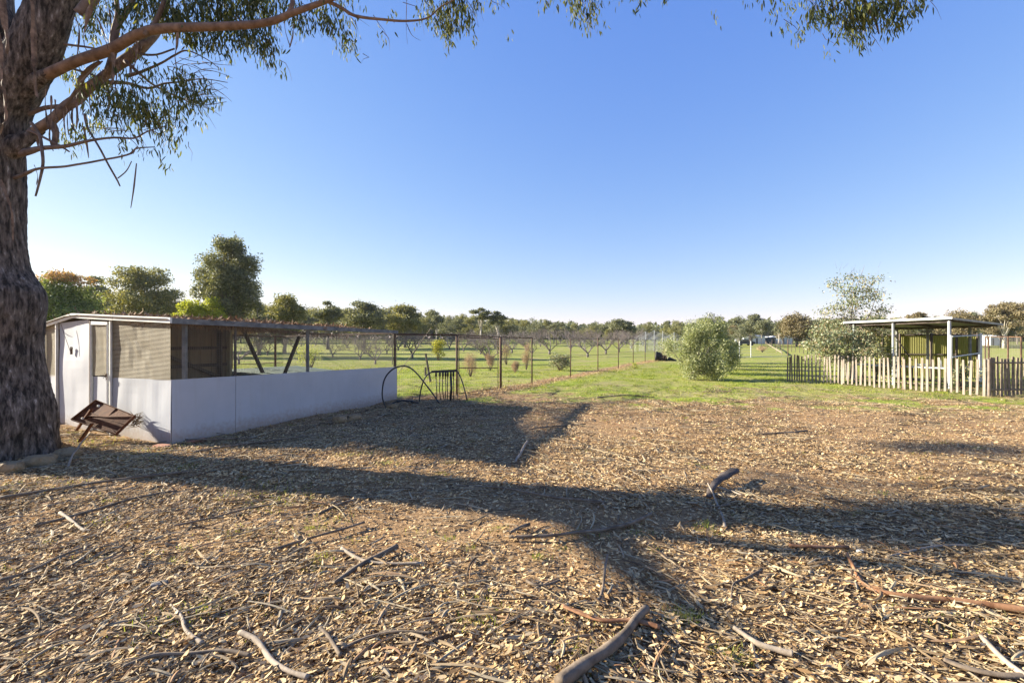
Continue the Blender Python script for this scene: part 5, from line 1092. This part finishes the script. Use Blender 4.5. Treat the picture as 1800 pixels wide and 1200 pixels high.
# --- young gum beside the shelter
def sapling():
    q = G(1490, 667.6); Y = q.y; o = thing('young_gum_tree', 'young grey-green gum tree standing between the picket fence and the shelter', 'tree', tuple(q)); rs = random.Random(5); cl = []
    def c_(px, py, rx, ry, w=1): cl.append((tuple(P(px, py, Y + rs.uniform(-.7, .7) - (1.5 if py > 578 else 0))), rx / FPX * Y, .45, ry / FPX * Y, w))
    for px_, py_, rx, ry, w in ((1450, 610, 24, 14, 1), (1480, 590, 26, 16, 1.2), (1510, 600, 26, 18, 1.2), (1470, 628, 22, 12, 1), (1500, 625, 26, 12, 1), (1530, 590, 20, 16, .8), (1525, 615, 18, 14, .8), (1440, 585, 12, 12, .5), (1460, 568, 20, 12, .7), (1495, 565, 26, 12, .8), (1535, 560, 24, 12, .6), (1550, 545, 14, 10, .4), (1475, 540, 20, 14, .6), (1505, 530, 24, 16, .9), (1520, 510, 20, 14, .6), (1490, 510, 20, 12, .5), (1540, 520, 12, 14, .3), (1500, 488, 26, 9, .35), (1465, 500, 12, 10, .25), (1535, 492, 16, 9, .25), (1560, 612, 10, 20, .3), (1568, 640, 10, 10, .2), (1450, 548, 14, 8, .25), (1428, 605, 10, 10, .3), (1550, 645, 24, 8, .4)): c_(px_, py_, rx, ry, w)
    mb = MB(); st = [(q + Vector((0, 0, -.1)), .05), (P(1488, 630, Y), .045), (P(1494, 580, Y), .035), (P(1500, 530, Y), .022), (P(1515, 480, Y), .008), (P(1520, 466, Y), .003)]
    sp = limb(mb, st, 8, .1); limb(mb, [(q + Vector((.12, 0, -.1)), .05), (P(1497, 640, Y), .045), (P(1502, 600, Y - .1), .03), (P(1530, 550, Y - .2), .015), (P(1545, 500, Y - .2), .004)], 8, .1)
    for k, c in enumerate(cl): j = rs.randrange(6, len(sp) - 6); mb.tube([sp[j][0], sp[j][0].lerp(Vector(c[0]), .5) + Vector((0, 0, .08)), Vector(c[0])], [.014, .009, .003], 5)
    for k in range(30): x = rs.uniform(1470, 1545); y = rs.uniform(470, 500); mb.tube([P(x, y, Y), P(x + rs.uniform(-6, 10), y - rs.uniform(4, 14), Y)], [.004, .0015], 4)
    mb.build('trunk', M['greybark'], o, smooth=True); parts = []
    for k, (ce, rx, ry, rz, w) in enumerate(cl):
        r = np.random.default_rng(60 + k); n = int((900 if ce[2] < 2.6 else 560) * w); c = np.array(ce) + r.normal(0, .5, (n, 3)) * [rx, ry, rz]; ax = unit(np.stack([r.normal(0, .7, n), r.normal(0, .7, n), r.normal(-.7, .5, n)], 1)); sd = unit(np.cross(ax, r.normal(0, 1, (n, 3)))); ln = r.uniform(.05, .12, n)
        V, F4, F3 = leaf_arrays(c, ax, sd, ln, ln * r.uniform(.3, .55, n), .1); parts.append((V, F4, F3, np.repeat(r.random(n), 6)))
    V, F4, F3, R = merge(parts); np_mesh('crown', V, F4, R, M['saplingleaf'], o, F3=F3)
sapling()
shrub(1690, 683, 34, 48, 'saplingleaf', 420, .09, 'leafy gum sprouts growing inside the picket corner', 'gum_sprout', seed=71, aspect=.4)
shrub(1732, 683, 24, 40, 'saplingleaf', 260, .09, 'thin leafy sprouts beside the dark picket gate', 'gum_sprout', seed=72, aspect=.4)

# ---------------------------------------------------------------- picket fence
F0 = Vector((*G(1412, 670).xy, 0)); F1 = Vector((*G(1733, 696.5).xy, 0))
pf = thing('picket_fence', 'weathered pale picket fence with thin rough pickets around the shelter', 'fence', tuple(F0))
def at_px(px, a, b):
    k = (px - 900) / FPX; d = b - a; return (k * a.y - a.x) / (d.x - k * d.y)
pick = [1415 + 6.5 * i for i in range(11)] + [1480 + v / 5.625 for v in (15, 60, 100, 145, 185, 230, 275, 320, 370, 415, 465, 515, 560, 620, 680, 735, 790, 845, 900, 960, 1020, 1080, 1140, 1205, 1270, 1335, 1405)]
fdir = (F1 - F0).normalized(); fn = Vector((-fdir.y, fdir.x, 0)); fn = fn if fn.y < 0 else -fn
def picket(p, h, w, parent, mat, lean=0, th=.022, dirv=fdir, taper=True):
    mb = MB(); z0 = gz1(p.x, p.y) + random.uniform(-.01, .06); l = Vector((lean, random.gauss(0, .008), 0)); a = Vector((p.x, p.y, z0)); b = a + Vector((0, 0, h)) + l
    sd = dirv * w / 2; nn = Vector((-dirv.y, dirv.x, 0)) * th / 2; vs = []; 
    for q, ww in ((a, .95), (a.lerp(b, .5) + dirv * random.gauss(0, .004), 1.0), (b, random.uniform(.75, 1))): vs += [q - sd * ww - nn, q + sd * ww - nn, q + sd * ww + nn, q - sd * ww + nn]
    vs[8] += Vector((0, 0, random.uniform(-.02, .02))); vs[11] += Vector((0, 0, random.uniform(-.01, .01)))
    fs = [(3, 2, 1, 0), (8, 9, 10, 11)] + [(i * 4 + k, i * 4 + (k + 1) % 4, i * 4 + 4 + (k + 1) % 4, i * 4 + 4 + k) for i in (0, 1) for k in range(4)]
    mb.add(vs, fs); return mb.build('picket', mat, parent)
for px_ in pick:
    t = at_px(px_, F0, F1); p = F0.lerp(F1, t); picket(p, random.uniform(.98, 1.06) + .04 * t, random.uniform(.052, .072), pf, M['picket'], random.gauss(0, .02))
mb = MB()
for z in (.22, .86):
    mb.tube([F0 - fn * .03 + Vector((0, 0, z)), F0.lerp(F1, .5) - fn * .03 + Vector((0, 0, z - .02)), F1 - fn * .03 + Vector((0, 0, z))], .006, 5)
mb.build('wire', M['rustpipe'], pf)
for px_ in (1474, 1586, 1737):
    t = at_px(px_, F0, F1); p = F0.lerp(F1, t) - fn * .05; mb = MB(); mb.tube([p + Vector((0, 0, -.1)), p + Vector((0, 0, 1.08))], .03, 8); mb.build('post', M['shadepicket'], pf)
FL = Vector((*G(1384, 669.5).xy, 0))
for k in range(7):
    p = FL.lerp(F0, k / 6.6); picket(p, random.uniform(.98, 1.05), .05, pf, M['shadepicket'], random.gauss(0, .015), dirv=Vector((1, 0, 0)))  # run turned from the sun, shade painted into its colour
# back run of pickets seen through the front ones
BK = Vector((19.6, 18.9, 0))
# gate at the right, shade put into its picket colour
gp = thing('picket_gate', 'dark shaded picket gate with two rails at the right edge', 'gate', (F1.x, F1.y, 0))
g0 = F1 + Vector((.08, 0, 0)); g1 = g0 + Vector((2.1, .05, 0))
for k in range(18):
    p = g0.lerp(g1, (k + .3) / 18); picket(p, random.uniform(1.02, 1.12), random.uniform(.05, .08), gp, M['shadepicket'], random.gauss(0, .02), dirv=Vector((1, 0, 0)))
mb = MB()
for z in (.2, .98): mb.beam(g0 + Vector((0, -.035, z)), g1 + Vector((0, -.035, z)), .03, .05)
mb.build('rail', M['shadepicket'], gp)
mb = MB(); mb.tube([g0 + Vector((-.02, 0, -.1)), g0 + Vector((-.02, 0, 1.1))], .035, 8); mb.build('post', M['greybark'], gp)
net('netting', (g0 + Vector((0, .05, .05)), g1 + Vector((0, .05, .05)), g1 + Vector((0, .05, .95)), g0 + Vector((0, .05, .95))), M['net_fence'], gp)
# tie
# ---------------------------------------------------------------- shelter
W0 = Vector((14.8, 15.8, 0)); el = Vector((-.47, .88, 0)).normalized(); er = Vector((.88, .47, 0)).normalized()
sh = thing('shelter', 'open skillion-roofed shelter with galvanised posts behind the picket fence', 'shelter', tuple(W0))
def Q(a, b, z=0): p = W0 + el * a + er * b; return Vector((p.x, p.y, z))
LA, LB = 3.2, 4.3
rz_ = lambda a, b: 2.40 - .012 * a - .03 * b
mb = MB(); corr(mb, Q(LA, -.08, rz_(LA, 0)), Q(-.1, -.08, rz_(0, 0)), Q(-.1, LB, rz_(0, LB)), Q(LA, LB, rz_(LA, LB)), .012, 40); mb.build('roof', M['roofsteel'], sh)
mb = MB(); mb.beam(Q(LA + .02, -.10, rz_(LA, 0) - .01), Q(-.12, -.10, rz_(0, 0) - .01), .02, .07); mb.build('gutter', M['trim'], sh)
mb = MB(); mb.beam(Q(-.12, -.06, rz_(0, 0) - .03), Q(-.12, LB, rz_(0, LB) - .03), .02, .07); mb.beam(Q(LA + .02, -.06, rz_(LA, 0) - .03), Q(LA + .02, LB, rz_(LA, LB) - .03), .02, .07); mb.beam(Q(-.12, LB, rz_(0, LB) - .03), Q(LA, LB, rz_(LA, LB) - .03), .02, .07); mb.build('barge', M['roofsteel'], sh)
mb = MB()
for a in (.05, 1.6, 3.1): mb.beam(Q(a, 0, rz_(a, 0) - .07), Q(a, LB, rz_(a, LB) - .07), .05, .09)
for b in (.08, LB - .7): mb.beam(Q(0, b, rz_(0, b) - .12), Q(LA, b, rz_(LA, b) - .12), .05, .07)
mb.build('rafter', M['dwood'], sh)
for a, b, w, m_ in ((.0, .03, .065, 'galv'), (1.6, .03, .055, 'galv'), (2.9, .03, .05, 'galv'), (0.6, LB - .7, .07, 'grail'), (1.9, LB - .7, .07, 'grail'), (2.95, LB - .7, .07, 'grail')):
    mb = MB(); mb.beam(Q(a, b, -.05), Q(a, b, rz_(a, b) - .1), w, w); mb.build('post', M[m_], sh)
mb = MB(); mb.box(Q(-.03, .0, 1.0) , .105, .09, 1.62, .5); mb.build('post_cladding', M['galv'], sh)
mb = MB(); mb.beam(Q(1.6, .06, 1.9), Q(1.5, 1.2, .9), .03, .03); mb.build('brace', M['dwood'], sh)
fr = thing('steel_rail_frame', 'galvanised two-rail frame at the right side of the shelter', 'frame', tuple(Q(0, .2)))
e = P(1723, 640, 16.9); e.z = 0; s0 = Q(-.05, .15)
mb = MB()
for z0_, z1_ in ((1.77, 1.82), (1.07, 1.18)): mb.tube([s0 + Vector((0, 0, z0_)), e + Vector((0, 0, z1_))], .02, 6)
mb.build('rail', M['galv'], fr); mb = MB(); mb.beam(e + Vector((0, 0, -.05)), e + Vector((0, 0, 1.9)), .09, .06); mb.build('post', M['galv'], fr)
tb = thing('workbench', 'long narrow pale bench under the shelter behind the pickets', 'bench', tuple(Q(1.4, .3)))
mb = MB(); mb.slab(Q(.15, .12, .70), Q(.15, .75, .70), Q(3.0, .75, .70), Q(3.0, .12, .70), -.04); mb.build('bench_top', M['galv'], tb)
for a in (.3, 1.3, 2.2, 2.9):
    for b in (.18, .7): mb = MB(); mb.beam(Q(a, b, -.02), Q(a, b, .66), .05, .05); mb.build('leg', M['dwood'], tb)
mb = MB(); mb.beam(Q(.5, .06, .12), Q(3.1, .06, .12), .14, .03); mb.beam(Q(-.6, 1.4, .15), Q(2.6, 1.4, .15), .05, .10); o = mb.build('timber_edging', M['tanpost']); tag(o, 'pale timber boards edging the ground under the shelter', 'timber')
it = MB(); it.box(Q(.9, .4, .77), .30, .12, .05, .4); o = it.build('white_tray', M['trim']); tag(o, 'small white tray lying on the shelter bench', 'tray')
it = MB(); it.tube([Q(.35, .35, .72), Q(.35, .35, .92)], .035, 10); it.tube([Q(.35, .35, .92), Q(.35, .35, .97)], .015, 8); o = it.build('white_bottle', M['trim']); tag(o, 'white bottle standing upright on the shelter bench', 'bottle')
# green corrugated screen
gs = thing('corrugated_screen', 'olive green corrugated fibreglass screen behind the shelter', 'fence', tuple(P(1630, 650, 19.5)))
s0 = P(1538, 640, 21.0); s1 = P(1724, 640, 19.2); s0.z = .1; s1.z = .1
mb = MB(); corr(mb, s0, s1, s1 + Vector((0, 0, 1.80)), s0 + Vector((0, 0, 1.80)), .016, 60); mb.build('sheet', M['green'], gs)
ff = Vector((s1.y - s0.y, -(s1.x - s0.x), 0)).normalized(); ff = ff if ff.y < 0 else -ff
mb = MB()
for z in (1.78, .95): mb.beam(s0 + ff * .05 + Vector((0, 0, z)), s1 + ff * .05 + Vector((0, 0, z)), .03, .05)
mb.build('rail', M['dwood'], gs)
for k, t in enumerate((.08, .25, .55, .78, .97)):
    p = s0.lerp(s1, t) + ff * .09; mb = MB(); mb.beam(p + Vector((0, 0, -.15)), p + Vector((0, 0, 1.85)), .09 if k % 2 == 0 else .07, .05); mb.build('post', M['dwood'], gs)
# fence at far right
rf = thing('wire_fence', 'tall brown netting fence behind the shelter at the right edge', 'fence', tuple(P(1735, 640, 24)))
ps = [P(x, 640, Y) for x, Y in ((1500, 40), (1600, 33), (1690, 28), (1732, 26), (1738, 22.5), (1772, 22), (1795, 21.5), (1850, 21), (1910, 20.5))]
for p in ps: p.z = gz1(p.x, p.y)
for p in ps: mb = MB(); mb.tube([p - Vector((0, 0, .1)), p + Vector((0, 0, 1.85))], .035, 6); mb.build('post', M['rustpipe'], rf)
mb = MB()
for a, b in zip(ps, ps[1:]): mb.tube([a + Vector((0, 0, 1.83)), b + Vector((0, 0, 1.83))], .012, 5)
mb.build('top_wire', M['redbark'], rf)
for a, b in zip(ps, ps[1:]): net('netting', (a, b, b + Vector((0, 0, 1.83)), a + Vector((0, 0, 1.83))), M['net_fence'], rf)

# ---------------------------------------------------------------- middle and far distance
# field gate and cross fence
cf = thing('field_gate', 'pale galvanised field gate across the grass track', 'gate', tuple(G(1310, 628)))
ga, gb, gc = G(1300, 629), G(1320, 628), G(1240, 629); gd = G(1384, 627)
for p in (ga, gb): mb = MB(); mb.tube([p - Vector((0, 0, .1)), p + Vector((0, 0, 1.65))], .04, 8); mb.build('post', M['galv'], cf)
mb = MB()
for z in (.15, .45, .75, 1.05, 1.4): mb.tube([ga + Vector((0, 0, z)), gb + Vector((0, 0, z))], .012, 5)
mb.build('rail', M['galv'], cf)
wf = thing('wire_fence', 'low cross fence of thin wires beside the field gate', 'fence', tuple(gc))
mb = MB()
for z in (.12, .35, .6, .9, 1.2): mb.tube([gc + Vector((0, 0, z)), ga + Vector((0, 0, z))], .008, 4); mb.tube([gb + Vector((0, 0, z)), gd + Vector((0, 0, z))], .008, 4)
mb.beam(gc + Vector((0, 0, .02)), gd + Vector((0, 0, .02)), .1, .05); mb.build('wire', M['galv'], wf)
mb = MB(); q = G(1385, 627); mb.tube([q, q + Vector((0, 0, 1.8))], .05, 6); mb.build('post', M['rustpipe'], wf)
# vineyard posts
vy = []
for r_, (x0, x1, n) in enumerate(((1336, 1440, 16), (1345, 1425, 14), (1338, 1372, 8))):
    for k in range(n):
        f = k / (n - 1); px_ = x0 + (x1 - x0) * f; py_ = (611 + 14 * f * (1 - .1 * r_)) if r_ < 2 else 606 + 10 * f
        if r_ == 1: py_ = 607 + 8 * f
        q = G(px_, py_); mb = MB(); mb.tube([Vector((q.x, q.y, gz1(q.x, q.y) - .1)), Vector((q.x, q.y, gz1(q.x, q.y) + 1.5 + .05 * random.random()))], .035 + .01 * r_, 5)
        o = mb.build('vineyard_post', M['dwood']); tag(o, ORD[k] + (' from the left' if k else '') + [' of the thin posts in the nearest vineyard row', ' of the thin posts in the second vineyard row', ' of the thin posts in the row beside the far track'][r_], 'post', ['posts of the nearest vineyard row', 'posts of the second vineyard row', 'posts beside the far track'][r_])
# pale pipe trellis sloping beside the track
o = MB(); a_, b_ = G(1375, 625, .3), G(1335, 606, .5)
o.tube([a_, b_], .06, 6)
for k in range(14): q = a_.lerp(b_, k / 13); o.tube([q - Vector((0, 0, .5)), q + Vector((random.uniform(-.3, .1), 0, random.uniform(.2, .7)))], .025, 4)
tr = o.build('bare_vine_row', M['palewood']); tag(tr, 'pale bare vine row slanting beside the far track', 'vine')
# orchard netting canopy poles
for k, (px_, top) in enumerate(((1135, 583), (1150, 580), (1165, 582), (1185, 584))):
    q = G(px_, 619 - k); q = Vector((q.x, q.y, gz1(q.x, q.y))); H = hfor(top, px_, q.y); nn_ = thing('netting_canopy', ['leftmost peaked white netting canopy in the orchard', 'second peaked netting canopy in the orchard', 'third peaked netting canopy left of the olive', 'netting canopy half hidden by the olive tree'][k], 'netting', tuple(q), 'peaked netting canopies')
    mb = MB(); mb.tube([q, q + Vector((0, 0, H))], .05, 6); mb.build('pole', M['galv'], nn_); w = 1.9
    cs = [q + Vector((a * w, b * w, H * .62)) for a, b in ((-1, -1), (1, -1), (1, 1), (-1, 1))]; ap = q + Vector((0, 0, H))
    for i in range(4):
        a, b = cs[i], cs[(i + 1) % 4]; net('net_panel', (a, b, ap + (b - ap) * .02, ap + (a - ap) * .02), M['net_far'], nn_, 0, 2, 2)
        net('net_panel', (Vector((a.x, a.y, q.z)), Vector((b.x, b.y, q.z)), b, a), M['net_far'], nn_, 0, 2, 2)
# black heap by the fence end
mb = MB()
for k in range(9):
    q = G(1152 + k * 2.4, 634, 0); h = .75 - .07 * k; mb.tube([q, q + Vector((.15, .1, h)), q + Vector((.55, .2, h * .8)), q + Vector((.9, .2, .02))], .07, 6)
o = mb.build('black_pipe_coils', M['black'], smooth=True); tag(o, 'heap of black pipe coils at the far end of the fence', 'pipe coils')
# white sheds in the far distance
def building(label, px0, px1, ytop, Y, depth, name='farm_shed', mat='bwall', openf=False, roofm='trim'):
    X0 = (px0 - 900) / FPX * Y; X1 = (px1 - 900) / FPX * Y; z = gz1((X0 + X1) / 2, Y) - .1; H = CH + (HOR - ytop) / FPX * Y - z; o = thing(name, label, 'shed', ((X0 + X1) / 2, Y, z)); cx = (X0 + X1) / 2; W = X1 - X0
    mb = MB(); mb.box((cx, Y, z + H * .42), W, depth, H * .84)
    mb.build('wall', M[mat], o); mb = MB(); zz = z + H * .84
    mb.add([(X0 - .3, Y - depth / 2 - .3, zz), (X1 + .3, Y - depth / 2 - .3, zz), (X1 + .3, Y + depth / 2 + .3, zz), (X0 - .3, Y + depth / 2 + .3, zz), (X0 - .3, Y, z + H), (X1 + .3, Y, z + H)], [(0, 1, 5, 4), (2, 3, 4, 5), (0, 4, 3), (1, 2, 5), (3, 2, 1, 0)]); mb.build('roof', M[roofm], o)
    mb = MB(); nd_ = 2 if W > 5 else 1
    for k in range(nd_): mb.box((X0 + W * (.3 + .4 * k), Y - depth / 2 - .03, z + H * .33), W * .16, .04, H * .62)
    mb.build('door', M['dark'] if openf else M['grail'], o)
building('long white farm shed at the far end of the grass track', 1311, 1331, 589, 128, 8)
building('small white gabled shed left end of the long white shed', 1299, 1309, 590, 126, 5)
building('pale open-fronted shed behind the vineyard posts', 1344, 1358, 591, 128, 6, openf=True, mat='grail')
building('light grey shed right of the open-fronted shed', 1359, 1381, 590, 126, 6)
building('white farmhouse just visible behind the green screen', 1720, 1736, 588, 120, 6)
# dark car parked near the sheds
q = P(1309, 598, 112); q.z = gz1(q.x, q.y); car = thing('parked_car', 'dark car parked in front of the far white shed', 'car', tuple(q))
prof = [(-2.1, .35), (-2.1, .85), (-1.3, .95), (-.7, 1.45), (.9, 1.45), (1.5, .95), (2.1, .85), (2.1, .35)]
mb = MB(); mb.add([q + Vector((x, s * .85, z)) for s in (-1, 1) for x, z in prof], [tuple(range(7, -1, -1)), tuple(range(8, 16))] + [(i, (i + 1) % 8, 8 + (i + 1) % 8, 8 + i) for i in range(8)]); mb.build('body', M['dark'], car)
mb = MB(); mb.add([q + Vector((x, -.87, z)) for x, z in ((-1.1, .98), (-.65, 1.38), (.85, 1.38), (1.3, .98))], [(0, 1, 2, 3)]); mb.build('window', M['grail'], car)
for x in (-1.3, 1.3):
    for s in (-1, 1): mb = MB(); mb.tube([q + Vector((x, s * .75, .33)), q + Vector((x, s * .95, .33))], .33, 12); mb.build('wheel', M['black'], car)

# ---------------------------------------------------------------- thin air haze round the whole scene
hm = bpy.data.materials.new('haze'); hm.use_nodes = True; hn = hm.node_tree; hn.nodes.remove(hn.nodes['Principled BSDF'])
pv = hn.nodes.new('ShaderNodeVolumePrincipled'); pv.inputs['Color'].default_value = (.86, .92, 1, 1); pv.inputs['Density'].default_value = .0001; pv.inputs['Anisotropy'].default_value = .2
hn.links.new(pv.outputs[0], hn.nodes['Material Output'].inputs['Volume'])
mb = MB(); mb.box((0, 700, 11), 3400, 2400, 28); hz = mb.build('haze', hm); tag(hz, kind='stuff')
